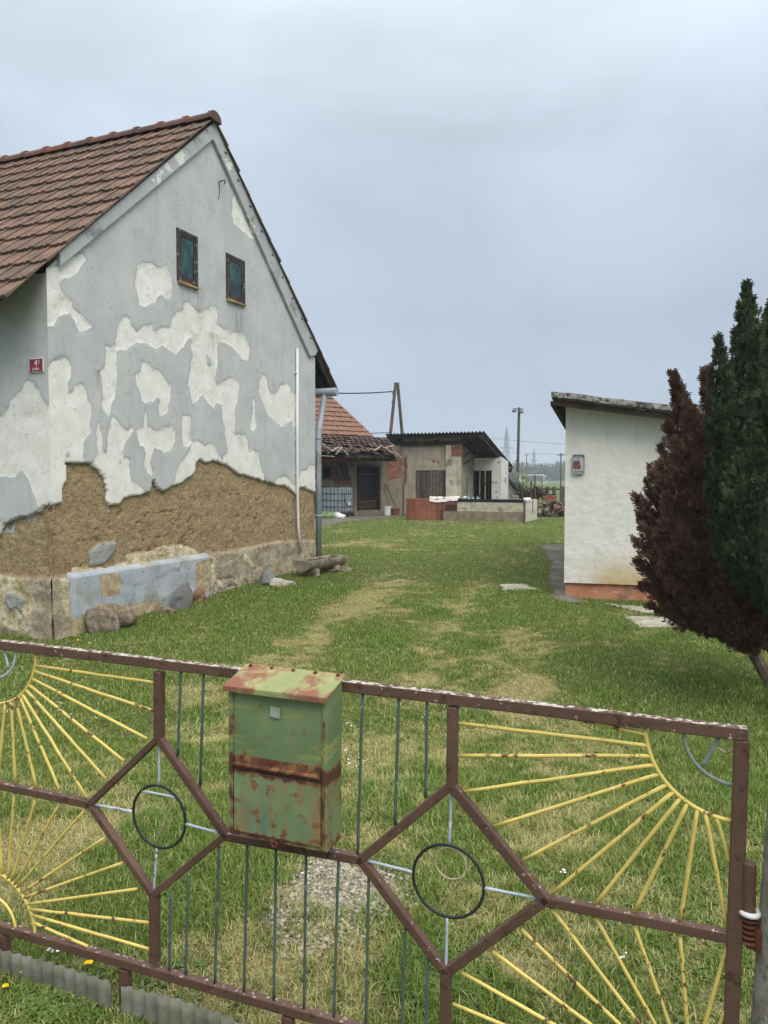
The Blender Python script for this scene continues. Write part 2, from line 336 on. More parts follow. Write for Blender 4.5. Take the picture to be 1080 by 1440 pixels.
me.loops.add(len(lp)); me.loops.foreach_set('vertex_index', lp.astype(np.int32)); me.polygons.add(nb * 2)
ls = np.stack([np.arange(nb) * 7, np.arange(nb) * 7 + 4], 1).ravel(); lt = np.tile([4, 3], nb)
me.polygons.foreach_set('loop_start', ls.astype(np.int32)); me.polygons.foreach_set('loop_total', lt.astype(np.int32)); me.update(calc_edges=True)
for nm, i in (('yel', 1), ('rnd', 2), ('big', 3)):
    a = me.attributes.new(nm, 'FLOAT', 'POINT'); a.data.foreach_set('value', np.repeat(np.concatenate([b[i] for b in BX]), 5).astype(np.float32))
g = G('grass_blade', .6, .25)
rn = g.attr('rnd'); k = g.mix(rn, c(88, 114, 42), c(138, 156, 76)); k = g.mix(g.ss(g.attr('big'), .55, .75), k, g.mix(rn, c(80, 114, 40), c(122, 150, 66)))
k = g.mix(g.ss(g.attr('yel'), .15, .85), k, g.mix(rn, c(150, 144, 86), c(204, 200, 140)))
tr = g.t.nodes.new('ShaderNodeBsdfTranslucent'); g.put(tr.inputs[0], k); ms = g.t.nodes.new('ShaderNodeMixShader'); ms.inputs[0].default_value = .3
g.t.links.new(g.b.outputs[0], ms.inputs[1]); g.t.links.new(tr.outputs[0], ms.inputs[2]); g.t.links.new(ms.outputs[0], g.o.inputs[0]); g.col(k)
tag(finish('grass', me, g.m), 'short mown grass of the yard with dry straw patches', 'grass', kind='stuff')

# gravel stones, flowers, broad weeds
mb = MB(); n = 0
while n < 3000:
    x = random.uniform(380, 590); y = random.uniform(1195, 1350); p = on_ground(x, y)
    if random.random() < float(gravel_mask(np.array([p.x]), np.array([p.y]))[0]):
        r = random.choice((.003,.004,.005,.007,.011)) * random.uniform(.7, 1.2); z = float(ground_z(np.array([p.x]), np.array([p.y]))[0])
        vs = [(p.x + r * random.uniform(.6, 1.3) * a, p.y + r * random.uniform(.6, 1.3) * b, z + r * .8 * cc + r * .4) for a, b, cc in ((1, 0, 0), (-1, 0, 0), (0, 1, 0), (0, -1, 0), (0, 0, 1), (0, 0, -1))]
        mb.add(vs, [(0, 2, 4), (2, 1, 4), (1, 3, 4), (3, 0, 4), (2, 0, 5), (1, 2, 5), (3, 1, 5), (0, 3, 5)], 0, random.random()); n += 1
tag(mb.build('gravel', vary('gravel_stone', c(186, 180, 168), .2, 30, .9, .2, 0, tone=(c(170, 160, 145), c(255, 252, 245)))), 'pale grey gravel showing through the worn lawn by the gate', 'gravel', kind='stuff')
def rosette(mb, p, r, nl, tone):
    for i in range(nl):
        a = 6.283 * i / nl + random.uniform(-.3, .3); l = r * random.uniform(.7, 1.2); d = Vector((math.cos(a), math.sin(a), 0)); s = Vector((-d.y, d.x, 0)) * l * .28; up = Vector((0, 0, 1))
        h = random.uniform(.2, .7)
        mb.add([p, p + d * l * .5 + s + up * l * h, p + d * l + up * l * h * .8, p + d * l * .5 - s + up * l * h], [(0, 1, 2, 3)], 0, tone * random.uniform(.7, 1.2))
mb = MB()
def wz(p): return Vector((p.x, p.y, float(ground_z(np.array([p.x]), np.array([p.y]))[0])))
for x0, x1, y0, y1, n in ((0, 140, 1388, 1438, 500), (60, 330, 1330, 1420, 240), (870, 1079, 1060, 1430, 700), (200, 290, 1150, 1300, 330), (560, 700, 1340, 1440, 330), (480, 540, 1040, 1160, 70), (850, 915, 846, 860, 260), (195, 222, 858, 872, 260), (300, 340, 830, 850, 120), (780, 1000, 960, 1100, 260), (0, 60, 905, 990, 160)):
    for _ in range(n):
        x = random.gauss((x0 + x1) / 2, (x1 - x0) / 4); y = random.gauss((y0 + y1) / 2, (y1 - y0) / 4)
        rosette(mb, wz(on_ground(x, y)), random.uniform(.010, .028), random.randint(3, 5), .8)
M_WEED = vary('weed_leaf', c(88, 112, 56), .25, 30, .6, .3, 0, tone=(c(150, 160, 120), c(255, 255, 225)))
tag(mb.build('weeds', M_WEED), 'low broad leaved weeds and clover growing in the lawn', 'weeds', kind='stuff')
mb = MB()
def flower(p, r, h, mi):
    mb.add([p + Vector((r * math.cos(a), r * math.sin(a), h + random.uniform(-.3, .3) * r)) for a in [i * 1.0472 for i in range(6)]] + [p + Vector((0, 0, h + r * .3))], [(i, (i + 1) % 6, 6) for i in range(6)], mi)
for x, y in ((496, 1075), (505, 1068), (489, 1080), (500, 1083), (510, 1077), (492, 1064), (488, 1020), (497, 1028), (70, 1346), (76, 1345), (80, 1349), (258, 1235), (430, 1235), (792, 1230), (130, 905), (265, 870), (300, 880), (320, 868), (350, 872), (420, 850), (250, 860), (280, 905), (740, 1010), (600, 1010), (940, 1020), (875, 1355), (180, 912), (100, 1010), (135, 1015), (86, 990)):
    for _ in range(3): flower(wz(on_ground(x + random.gauss(0, 3), y + random.gauss(0, 2))), random.uniform(.004, .008), random.uniform(.015, .035), 0)
for x, y in ((122, 1367), (127, 1366), (33, 1382), (8, 1400), (110, 905), (690, 775)):
    flower(wz(on_ground(x, y)), .011, .03, 1)
for x, y in ((290, 836), (296, 838), (300, 836), (304, 839), (239, 853), (242, 850), (286, 839)):
    for _ in range(4): flower(wz(on_ground(x + random.gauss(0, 1.5), y + random.gauss(0, 1))), .015, random.uniform(.05, .14), 2)
tag(mb.build('wildflowers', [vary('daisy', c(225, 225, 215), .08, 30, .7, .2, 0), vary('dandelion', c(230, 190, 20), .1, 30, .7, .2, 0), vary('violet_bloom', c(70, 62, 140), .2, 30, .7, .2, 0)]), 'scattered daisies, dandelions and violet blooms in the grass', 'flowers', kind='stuff')

hz = MB(); hz.box((0, 700, 21), (3000, 1700, 44)); M_HAZE = bpy.data.materials.new('haze_air'); M_HAZE.use_nodes = True; ht = M_HAZE.node_tree; ht.nodes.clear()
ho = ht.nodes.new('ShaderNodeOutputMaterial'); hv = ht.nodes.new('ShaderNodeVolumePrincipled'); hv.inputs['Density'].default_value = .0009; hv.inputs['Color'].default_value = (.86, .92, 1, 1); ht.links.new(hv.outputs[0], ho.inputs['Volume'])
tag(hz.build('haze', M_HAZE), 'thin pale air over the distant field and forest', 'haze', kind='stuff')
# ------------------------------------------------------------------ the peeling house
zA = lambda q: [(x / 3.6, 150 + y / 3.6) for x, y in q]
zB = lambda q: [(220 + x / 3.6, 150 + y / 3.6) for x, y in q]
zC = lambda q: [(x / 3.6, 540 + y / 3.6) for x, y in q]
zD = lambda q: [(230 + x / 4, 540 + y / 4) for x, y in q]
WHITE = [
 zA([(190,830),(300,800),(330,765),(410,745),(428,775),(395,820),(370,860),(320,865),(292,890),(300,930),(350,985),(362,1020),(400,1050),(445,1095),(467,1115),(440,1128),(400,1143),(385,1120),(370,1080),(345,1045),(315,1045),(285,1075),(265,1105),(190,1110)]),
 zA([(690,805),(715,787),(770,800),(790,820),(830,810),(858,850),(868,900),(865,965),(835,975),(812,945),(790,960),(780,995),(750,1000),(725,1018),(700,1005),(690,950),(676,905),(685,850)]),
 zA([(575,1200),(590,1130),(610,1075),(630,1062),(645,1075),(660,1110),(690,1145),(720,1105),(765,1105),(775,1140),(800,1120),(850,1120),(865,1110),(860,1075),(885,1040),(920,1030),(930,990),(955,995),(985,1030),(1010,1050),(1030,1025),(1085,1015),(1085,1160),(972,1165),(965,1155),(940,1180),(920,1220),(885,1255),(850,1230),(815,1210),(790,1230),(760,1215),(720,1195),(680,1195),(640,1225),(600,1230),(583,1240),(540,1230)]),
 zA([(530,1210),(583,1235),(585,1330),(580,1440)]) + zC([(583,0),(575,60),(555,110),(553,150),(545,165),(525,140),(510,115),(515,60),(505,0)]) + zA([(515,1440),(510,1400),(497,1340),(525,1320),(528,1290)]),
 zB([(60,1135),(70,1075),(95,1040),(130,1030),(140,990),(160,990),(185,1025),(215,1050),(240,1025),(290,1015),(305,1040),(300,1100),(335,1125),(375,1140),(420,1140),(450,1180),(465,1220),(460,1290),(430,1275),(400,1240),(365,1210),(330,1195),(310,1190),(300,1230),(305,1290),(300,1340),(290,1380),(300,1410),(340,1385),(380,1370),(410,1390),(418,1436)]) + zD([(420,0),(415,50),(410,95),(395,140),(400,200),(395,290),(415,282),(450,285),(468,310),(470,370),(500,375),(530,390),(535,450),(555,500),(568,560),(510,550),(470,530),(425,530),(385,500),(350,480),(325,460),(330,405),(355,380),(350,330),(340,260),(325,170),(318,115),(300,100),(275,140),(240,100),(225,85),(218,65),(200,70),(180,105),(160,115),(145,50),(135,0)]) + zB([(150,1440),(155,1380),(165,1330),(180,1260),(170,1210),(185,1165),(150,1175),(125,1220),(95,1255),(70,1240)]),
 zD([(-20,620),(50,560),(65,500),(85,440),(110,430),(140,370),(145,335),(130,355),(105,345),(97,290),(100,180),(145,178),(145,240),(140,270),(148,325),(180,320),(200,330),(225,345),(250,335),(280,350),(300,380),(325,430),(340,470),(280,480),(180,520),(100,600)]),
 zA([(680,1355),(705,1340),(712,1288),(740,1300),(770,1325),(800,1335),(835,1380),(850,1430)]) + zC([(856,0),(857,60),(845,140),(815,165),(800,160),(797,120),(803,80),(790,68),(770,90),(730,98),(710,85),(700,40),(685,0)]),
 zA([(262,1290),(290,1275),(320,1265),(345,1280),(355,1320),(350,1370),(330,1410),(335,1440)]) + zC([(335,0),(340,40),(350,55),(370,20),(395,0),(410,0),(430,30),(435,75),(455,100),(462,130),(450,170),(448,210),(455,240),(440,255),(418,285),(415,340),(420,405),(330,405),(335,490),(315,520),(312,620),(150,640),(150,0)]),
 zC([(540,290),(545,230),(552,185),(570,165),(590,185),(605,215),(640,235),(660,220),(668,235),(645,275),(625,300),(612,345),(620,375),(645,370),(655,390),(650,430),(655,490),(690,505),(728,548),(710,575),(625,590),(600,625),(550,625),(540,580),(525,500),(515,470),(500,450),(455,415),(470,400),(480,370),(495,345),(487,290),(483,240),(490,195),(500,215),(508,270),(510,330),(520,350),(535,350)]),
 zC([(690,255),(685,235),(705,215),(720,220),(722,190),(725,150),(732,120),(740,160),(742,215),(760,225),(790,245),(830,215),(860,212),(885,240),(880,290),(865,325),(825,357),(800,330),(775,325),(765,360),(755,400),(770,440),(768,475),(750,460),(735,440),(720,410),(735,350),(722,320),(700,315),(693,280)]),
 zD([(495,85),(505,80),(510,130),(512,210),(520,240),(495,265),(480,255),(490,190),(497,150)]),
 zB([(515,1440),(515,1390),(535,1350),(555,1380),(560,1430),(575,1455),(600,1455),(615,1430),(620,1410),(650,1402),(672,1415),(678,1440)]) + zD([(705,5),(712,40),(740,60),(740,240),(725,245),(715,205),(690,220),(660,240),(620,205),(580,170),(560,120),(540,70),(530,20)]),
 zD([(610,560),(640,525),(680,520),(715,550),(735,575),(748,580),(748,640),(680,590)]),
 zD([(755,520),(770,490),(800,485),(815,460),(850,455),(850,620),(755,590)]),
 zB([(370,400),(390,430),(380,470),(375,540),(385,590),(420,625),(450,640),(455,660),(490,668),(495,650),(440,570),(420,500)]),
]
HOLES = [zB([(248,1255),(270,1270),(275,1310),(262,1325),(250,1300)]), zC([(325,350),(345,335),(350,365),(330,372)]), zC([(600,385),(612,380),(612,405),(600,402)])]
CLAY = zC([(150,655),(310,597),(315,520),(335,490),(330,400),(360,395),(400,397),(455,405),(500,435),(520,470),(540,540),(550,612),(600,608),(625,580),(660,565),(710,560),(755,545),(765,500),(775,480),(790,520),(795,535),(825,540),(870,515),(920,495)]) + zD([(175,500),(185,440),(205,422),(240,440),(275,432),(315,440),(350,455),(385,480),(425,510),(470,515),(510,530),(550,540),(590,555),(640,568),(680,575),(715,595),(745,628),(765,575),(830,600),(900,640),(900,1500),(-900,2400)]) + zC([(200,2000)])
LIME = [zC([(365,985),(370,935),(440,925),(550,925),(630,900),(640,865),(760,845),(830,820),(920,812),(980,835),(1010,865),(1080,880),(1080,1090),(700,1150),(500,1200),(340,1220),(300,1100),(290,985)]), zD([(445,950),(480,990),(510,1030),(480,1040),(440,1000)]), zD([(280,1100),(320,1110),(325,1150),(270,1190)])]
SHARD = [zC([(450,850),(500,810),(580,795),(585,830),(560,870),(520,910),(455,920)])]
MORTAR = zD([(200,958),(270,950),(410,930),(520,905),(640,885),(740,880),(830,880),(900,870),(900,1600),(-900,2400)]) + zC([(-200,2400),(-200,960),(0,965),(360,975),(380,1000)])
def to_plane(polys, fn): return [[fn(*p) for p in q] for q in polys]
def usd(P, polys):
    d = np.full(len(P), -9.0)
    for q in polys: d = np.maximum(d, sdf(P, q))
    return d
hp = lambda x, y: HOUSE.px(x, y, -.03)

g = G('peeling_render', .92, .15)
oc = g.oc()
wob = g.math('ADD', g.math('MULTIPLY', g.math('SUBTRACT', g.noise(9, 7, .74), .5), .10), g.math('MULTIPLY', g.math('SUBTRACT', g.noise(2.5, 3), .5), .04))
sw = g.math('ADD', g.attr('white'), wob); sc_ = g.attr('clay'); sl_ = g.math('ADD', g.attr('lime'), g.math('MULTIPLY', wob, 1.6)); smo = g.math('ADD', g.attr('mortar'), wob); sh = g.attr('shard')
nb_, nf = g.noise(2.2, 5, .6), g.noise(26, 6, .65)
grey = g.mix(g.ss(nb_, .3, .7), c(176, 178, 177), c(190, 191, 189))
strk = g.noise(1.0, 5, .6, g.mapv((7, 7, .7)))
grey = g.mix(g.math('MULTIPLY', g.ss(strk, .5, .75), .35), grey, c(162, 165, 165))
grey = g.mix(g.math('MULTIPLY', g.ss(g.noise(55, 4), .55, .75), .3), grey, c(158, 164, 168))
whi = g.mix(g.ss(g.noise(5, 6, .65), .32, .68), c(214, 211, 202), c(230, 228, 221)); whi = g.mix(g.ss(g.noise(2.4, 6, .7), .56, .7), whi, c(200, 196, 186))
whi = g.mix(g.math('MULTIPLY', g.ss(g.noise(13, 6, .7), .58, .66), .55), whi, c(170, 170, 166))
crk = g.ss(g.voro(4.2, g.oc(), 'DISTANCE_TO_EDGE'), .0, .012)
whi = g.mix(g.math('MULTIPLY', g.math('SUBTRACT', 1.0, crk), .25), whi, c(130, 126, 116))
cn = g.noise(15, 9, .74)
cly = g.mix(g.ss(cn, .34, .66), c(148, 127, 95), c(188, 167, 130)); cly = g.mix(g.ss(nb_, .35, .65), cly, g.mix(.5, cly, c(168, 147, 112)))
vor = g.voro(52); cly = g.mix(g.math('MULTIPLY', g.ss(vor, .40, .8), g.math('MULTIPLY', g.ss(g.noise(7, 5, .7), .40, .62), .55)), cly, c(100, 82, 58)); hcr = g.noise(2.6, 7, .72, g.mapv((1, 1, 5))); cly = g.mix(g.math('MULTIPLY', g.math('SUBTRACT', 1.0, g.ss(g.math('ABSOLUTE', g.math('SUBTRACT', hcr, .5)), .0, .018)), .6), cly, c(76, 60, 42)); cly = g.mix(g.ss(g.noise(46, 5, .7), .56, .68), cly, c(96, 78, 56)); cly = g.mix(g.ss(g.noise(70, 3, .6), .63, .7), cly, c(196, 178, 140))
mor = g.mix(g.ss(g.noise(6, 7, .7), .36, .64), c(146, 132, 110), c(186, 174, 150)); mor = g.mix(g.ss(g.noise(30, 5, .65), .6, .72), mor, c(92, 78, 60)); mor = g.mix(g.ss(g.noise(3.1, 6, .7), .56, .66), mor, c(206, 200, 186))
lim = g.mix(g.ss(g.noise(8, 7, .7), .36, .64), c(176, 156, 116), c(222, 212, 186)); lim = g.mix(g.ss(g.noise(22, 5, .7), .6, .72), lim, c(140, 116, 78))
fw = g.ss(sw, -.006, .006); fc = g.ss(sc_, -.004, .004)
hc = g.math('SUBTRACT', 1.0, g.ss(g.math('ABSOLUTE', g.math('SUBTRACT', g.noise(1.3, 8, .62), .5)), .0, .0035)); grey = g.mix(g.math('MULTIPLY', hc, .55), grey, c(110, 110, 108)); grey = g.mix(g.math('MULTIPLY', g.ss(g.noise(1.9, 7, .72), .55, .72), .5), grey, c(156, 158, 152))
k = g.mix(fw, grey, whi)
edge = g.math('MULTIPLY', g.ss(sw, -.035, -.005), g.math('SUBTRACT', 1.0, fw)); k = g.mix(g.math('MULTIPLY', edge, .25), k, c(140, 142, 138))
st = g.math('MULTIPLY', g.attr('stain'), g.ss(g.noise(3, 5, .6, g.mapv((9, 9, 1))), .35, .7)); k = g.mix(g.math('MULTIPLY', st, .75), k, c(112, 96, 72))
low = g.mix(g.ss(smo, -.02, .03), cly, mor); low = g.mix(g.ss(sl_, -.01, .02), low, lim); low = g.mix(g.ss(sh, -.01, .004), low, c(160, 162, 156))
k = g.mix(fc, k, low)
bh = g.math('ADD', g.math('MULTIPLY', g.math('ADD', cn, g.math('MULTIPLY', g.math('SUBTRACT', g.noise(60, 5, .7), g.math('MULTIPLY', vor, .4)), .6)), fc), g.math('MULTIPLY', nf, .10)); g.bump(bh, .9, .022)
M_RENDER = g.col(k)

house = thing('plaster_house', 'large old house with a tiled roof and grey render peeling off its clay gable', 'house', HOUSE.o, HOUSE.rz)
# roof verge points
T = HOUSE.px(302, 168, -.14); EL = HOUSE.px(10, 421, -.14); ER = HOUSE.px(474, 546, -.14)
def wall_top(x):
    a, b = HOUSE.px(299, 196, 0), HOUSE.px(86, 374, 0); e = HOUSE.px(437, 501, 0)
    return np.where(x < a[0], a[1] + (x - a[0]) * (a[1] - b[1]) / (a[0] - b[0]), a[1] + (x - a[0]) * (a[1] - e[1]) / (a[0] - e[0]))
xs = np.linspace(-.05, HL, 292); zs = np.arange(-.25, T[1] - .05, .0185); X, Z = np.meshgrid(xs, zs)
P = np.stack([X.ravel(), Z.ravel()], 1)
dW = np.minimum(usd(P, to_plane(WHITE, hp)), -usd(P, to_plane(HOLES, hp))); dC = sdf(P, [hp(*p) for p in CLAY]) + .05 * (fbm(P[:, 0] * 9, P[:, 1] * 9, 3) - .5); dL = usd(P, to_plane(LIME, hp)); dM = sdf(P, [hp(*p) for p in MORTAR]); dS = usd(P, to_plane(SHARD, hp))
wn = dW + .09 * (fbm(P[:, 0] * 9, P[:, 1] * 9, 77) - .5)
stn = np.zeros(len(P))
for px_, py_, wd_, hh_ in ((278, 403, .10, .75), (258, 398, .10, .5), (332, 428, .16, .8), (135, 520, .05, .3), (300, 470, .2, .3)):
    a = hp(px_, py_); stn = np.maximum(stn, np.exp(-((P[:, 0] - a[0]) / wd_) ** 2) * np.clip(1 - (a[1] - P[:, 1]) / hh_, 0, 1) * (P[:, 1] < a[1]))
depth = .050 - .007 * sstep(-.01, .012, wn)
rough = .030 * (fbm(P[:, 0] * 5, P[:, 1] * 7, 21, 5) - .5) + .016 * (fbm(P[:, 0] * 26, P[:, 1] * 30, 22, 3) - .5)
crack = np.abs(fbm(P[:, 0] * 2.3, P[:, 1] * 6.5, 55, 3) - .5); rough -= .03 * np.exp(-(crack / .008) ** 2) * (dC > .1) * (fbm(P[:, 0] * 2, P[:, 1] * 2, 56) > .5)
clayd = .004 + rough + .020 * sstep(0, .35, dC) + .030 * sstep(-.01, .03, dM + .03 * (fbm(P[:, 0] * 4, P[:, 1] * 4, 88) - .5)) + .020 * sstep(-.01, .03, dL) + .03 * sstep(-.01, .01, dS) + .05 * sstep(.2, .9, dM) * fbm(P[:, 0] * 3, P[:, 1] * 3, 99)
depth = np.where(dC > 0, np.minimum(clayd, .12), depth) + .004 * (fbm(P[:, 0] * 1.2, P[:, 1] * 1.2, 61) - .5)
cx = (X[:-1, :-1] + X[1:, 1:]) / 2; cz = (Z[:-1, :-1] + Z[1:, 1:]) / 2
grid_obj('gable_wall', X, -depth.reshape(X.shape), Z, M_RENDER, house, keep=cz < wall_top(cx) + .12, attrs={'white': dW, 'clay': dC, 'lime': dL, 'mortar': dM, 'shard': dS, 'stain': stn})
# long side wall to the left
hq = lambda x, y: HOUSE.pxx(x, y, -.03)
SW = [zC([(-200,330),(0,165),(50,120),(60,85),(125,20)]) + zA([(125,1440),(125,1410),(145,1385),(180,1400),(190,1440)]) + zC([(190,0),(210,60),(245,110),(420,120),(420,640),(195,625),(190,590),(150,480),(120,432),(85,475),(60,475),(0,465),(-200,430)]), zC([(-30,760),(0,715),(22,688),(28,712),(0,760)])]
SCL = zC([(-300,960),(0,750),(30,705),(80,680),(125,665),(160,660),(195,640),(220,615),(260,605),(310,597),(430,590),(430,2000),(-300,2000)])
SMO = zC([(-300,955),(0,965),(180,978),(430,975),(430,2200),(-300,2200)]); SLM = [zC([(-100,960),(0,962),(40,975),(130,985),(180,1060),(185,1120),(150,1240),(60,1240),(0,1205),(-100,1230)])]; SSH = [zC([(45,1060),(90,1055),(145,1085),(125,1150),(100,1130),(70,1140),(40,1100)])]
ys_ = np.linspace(-.05, 2.2, 112); Y_, Z2 = np.meshgrid(ys_, np.arange(-.25, EL[1] + .40, .02)); P = np.stack([Y_.ravel(), Z2.ravel()], 1)
dW = usd(P, to_plane(SW, hq)); dC = sdf(P, [hq(*p) for p in SCL]) + .06 * (fbm(P[:, 0] * 9, P[:, 1] * 9, 13) - .5); dL = usd(P, to_plane(SLM, hq)); dM = sdf(P, [hq(*p) for p in SMO]); dS = usd(P, to_plane(SSH, hq))
wn = dW + .05 * (fbm(P[:, 0] * 9, P[:, 1] * 9, 78) - .5)
rough = .05 * (fbm(P[:, 0] * 5, P[:, 1] * 7, 24, 5) - .5) + .02 * (fbm(P[:, 0] * 22, P[:, 1] * 22, 25, 3) - .5)
dep = np.where(dC > 0, np.minimum(.004 + rough + .02 * sstep(0, .35, dC) + .04 * sstep(-.01, .03, dM) + .03 * sstep(-.01, .01, dS), .12), .050 - .007 * sstep(-.01, .012, wn))

grid_obj('side_wall', -dep.reshape(Y_.shape)[:, ::-1], Y_[:, ::-1], Z2, M_RENDER, house, attrs={'white': dW.reshape(Y_.shape)[:, ::-1], 'clay': dC.reshape(Y_.shape)[:, ::-1], 'lime': dL.reshape(Y_.shape)[:, ::-1], 'mortar': dM.reshape(Y_.shape)[:, ::-1], 'shard': dS.reshape(Y_.shape)[:, ::-1], 'stain': 0 * Y_})
M_GREY = vary('grey_render', c(166, 172, 177), .08, 2, .92, .15, .4, 60, .003, dirt=c(206, 202, 190), dscale=3.2, dth=(.63, .65))
mb = MB(); mb.box((HL / 2, 6.0, 1.7), (HL - .002, 11.9, 4.0)); mb.box((-.02, 6.6, 1.7), (.03, 8.8, 3.9)); mb.box((HL + .0, 6, 1.7), (.06, 11.98, 3.9)); mb.build('rear_wall', M_GREY, house)
mb = MB(); mb.box((.022, .022, .02), (.09, .09, .84)); mb.build('corner_block', vary('corner_mortar', c(150, 134, 110), .25, 8, .95, .1, .6, 30, .01), house)
# cornice band under the verge
g = G('cornice_render', .92, .15); k = g.mix(g.ss(g.noise(4, 5), .3, .7), c(162, 165, 165), c(176, 178, 177))
k = g.mix(g.ss(g.noise(2.6, 6, .6), .60, .615), k, c(214, 212, 202)); k = g.mix(g.math('MULTIPLY', g.ss(g.noise(2.2, 6, .7, g.mapv((1, 1, 1.3))), .56, .68), .7), k, c(104, 100, 92)); g.bump(g.noise(40, 5), .4, .004); M_CORN = g.col(k)
b = lambda x, y: HOUSE.px(x, y, -.10)
def band(name, outer, inner):
    mb = MB(); n = len(outer)
    for i in range(n - 1):
        mb.prism([b(*inner[i]), b(*inner[i + 1]), b(*outer[i + 1]), b(*outer[i])], -.10, .12)
    return mb
def lerp2(a, c_, n): return [(a[0] + (c_[0] - a[0]) * i / n, a[1] + (c_[1] - a[1]) * i / n) for i in range(n + 1)]
m1 = MB(); m1.prism([b(300.5, 196), b(303, 171), b(84, 354), b(86, 375)], -.10, .10); m1.build('cornice', M_CORN, house, bevel=.012)
m1 = MB(); m1.prism([b(300.5, 196), b(303, 171), b(449, 491), b(444, 500), b(437, 501.5)], -.098, .10); m1.build('cornice', M_CORN, house, bevel=.012)

# roof tiles
def tile_slope(mb, A, B, y0, y1, rows, tw=.235, th=.037, jit=.004, drop=0, rib=.016, np_=7, ragged=0):
    A = Vector((A[0], 0, A[1])); B = Vector((B[0], 0, B[1])); S = (B - A).length; ds = (B - A) / S; n = Vector((-ds.z, 0, ds.x));
    if n.z < 0: n = -n
    rl = S / rows; flip = ds.x > 0
    nt_ = int(round((y1 - y0) / tw))
    for r in range(rows):
        for q in range(nt_):
            if drop and r >= rows - 2 and random.random() < drop: continue
            s0 = r * rl - .03; s1 = (r + 1) * rl + random.uniform(-jit, jit) * 2 + (random.uniform(0, ragged) if r == rows - 1 else 0); hj = random.uniform(-jit, jit); yj = random.uniform(-jit, jit); sk = random.uniform(-jit, jit) * 1.5
            vs = []; tone = random.random()
            for lay, (s, h) in enumerate(((s0, .006), (s1, th + hj), (s1, th + hj - .022))):
                for i in range(np_):
                    u = i / (np_ - 1); y = y0 + (q + u) * tw * 1.0 + yj; pr = rib * (1.0 if (u < .2) else (.55 if .45 < u < .62 else 0)) + (.004 if u > .9 else 0)
                    p = A + ds * (s + sk * (u - .5)) + n * (h + pr * (1 if lay < 2 else .2)); vs.append((p.x, y, p.z))
            fs = []
            for L_ in range(2):
                for i in range(np_ - 1):
                    a = L_ * np_ + i; fs.append((a, a + 1, a + np_ + 1, a + np_) if flip else (a + 1, a, a + np_, a + np_ + 1))
            fs.append((0, np_, 2 * np_)); fs.append((np_ - 1, 3 * np_ - 1, 2 * np_ - 1))
            mb.add(vs, fs, 0, tone)
    mb2 = [A - n * .012, B - n * .012, B - n * .045, A - n * .045]
    vs = [(p.x, yy_, p.z) for yy_ in (y0 + .17, y1) for p in mb2]
    mb.add(vs, [(0, 1, 2, 3), (7, 6, 5, 4), (0, 4, 5, 1), (1, 5, 6, 2), (2, 6, 7, 3), (3, 7, 4, 0)], 1)
def tilemat(name, a, b_, dk, lich):
    g = G(name, .9, .15); k = g.mix(g.attr('tone'), a, b_); k = g.mix(g.ss(g.noise(3.5, 7, .7), .42, .66), k, dk); k = g.mix(g.math('MULTIPLY', g.ss(g.noise(.9, 6, .7), .50, .66), .5), k, dk); k = g.mix(g.ss(g.noise(24, 5, .65), .62, .72), k, lich); g.bump(g.noise(60, 5), .5, .006); return g.col(k)
M_TILE = tilemat('clay_tile', c(130, 104, 88), c(110, 92, 80), c(92, 80, 72), c(152, 134, 116))
M_UNDER = vary('dark_boards', c(58, 50, 44), .3, 5, .95, .1, .5, 20, .01)
mb = MB(); tile_slope(mb, T, EL, -.14, 9.4, 13); roof = mb.build('roof', [M_TILE, M_UNDER], house)
mb = MB(); tile_slope(mb, T, ER, -.14, 9.4, 13, jit=.012, np_=4); mb.build('roof', [M_TILE, M_UNDER], house)
mb = MB()
for i in range(23):      # ridge tiles, each lapping the next
    y0 = -.16 + i * .415; vs = []; tn = random.random()
    for yy_, r in ((y0, .135), (y0 + .055, .137), (y0 + .06, .118), (y0 + .46, .110)):
        for j in range(9):
            a = math.pi * (-.06 + 1.12 * j / 8); vs.append((T[0] + r * math.cos(a), yy_, T[1] + .0 + r * math.sin(a) * .80))
    fs = [(q * 9 + j + 1, q * 9 + j, q * 9 + 9 + j, q * 9 + 10 + j) for q in range(3) for j in range(8)] + [tuple(range(9))]
    mb.add(vs, fs, 0, tn)
mb.build('ridge_cap', tilemat('ridge_tile', c(124, 84, 72), c(104, 80, 70), c(88, 74, 68), c(138, 116, 100)), roof)
# verge battens at the right edge
mb = MB(); mb.beam((T[0] + .1, -.06, T[1] - .14), (ER[0] - .1, -.06, ER[1] + .02), .05, .09, (0, 1, 0)); 
for i in range(12):
    f_ = i / 12; x = T[0] + (ER[0] - T[0]) * f_; z = T[1] + (ER[1] - T[1]) * f_; mb.box((x, 2, z - .05), (.05, 4.2, .03))
mb.build('rafters', M_UNDER, house)
# gutter and downpipe
M_ZINC = vary('zinc', c(152, 160, 166), .12, 4, .5, .4, .1, 40, .002, dirt=c(120, 112, 100), dth=(.58, .7))
gx, gzz = HOUSE.px(474, 551, -.30)
mb = MB(); mb.tube([(gx, -.30, gzz), (gx, 9, gzz)], .075, 16); gut = mb.build('gutter', M_ZINC, house, smooth=False)
dx = HL + .075
zt = HOUSE.px(441, 607, -.07)[1]
mb = MB(); mb.tube([(gx, -.06, gzz - .03), (gx - .03, -.06, gzz - .12), (dx + .03, -.07, zt + .08), (dx, -.07, zt - .05), (dx, -.07, .32)], .052, 12); mb.torus((dx, -.07, 1.05), (1, 0, 0), (0, 1, 0), .056, .012, 16, 6); mb.torus((dx, -.07, 2.4), (1, 0, 0), (0, 1, 0), .056, .012, 16, 6); mb.build('downpipe', M_ZINC, house, smooth=True)
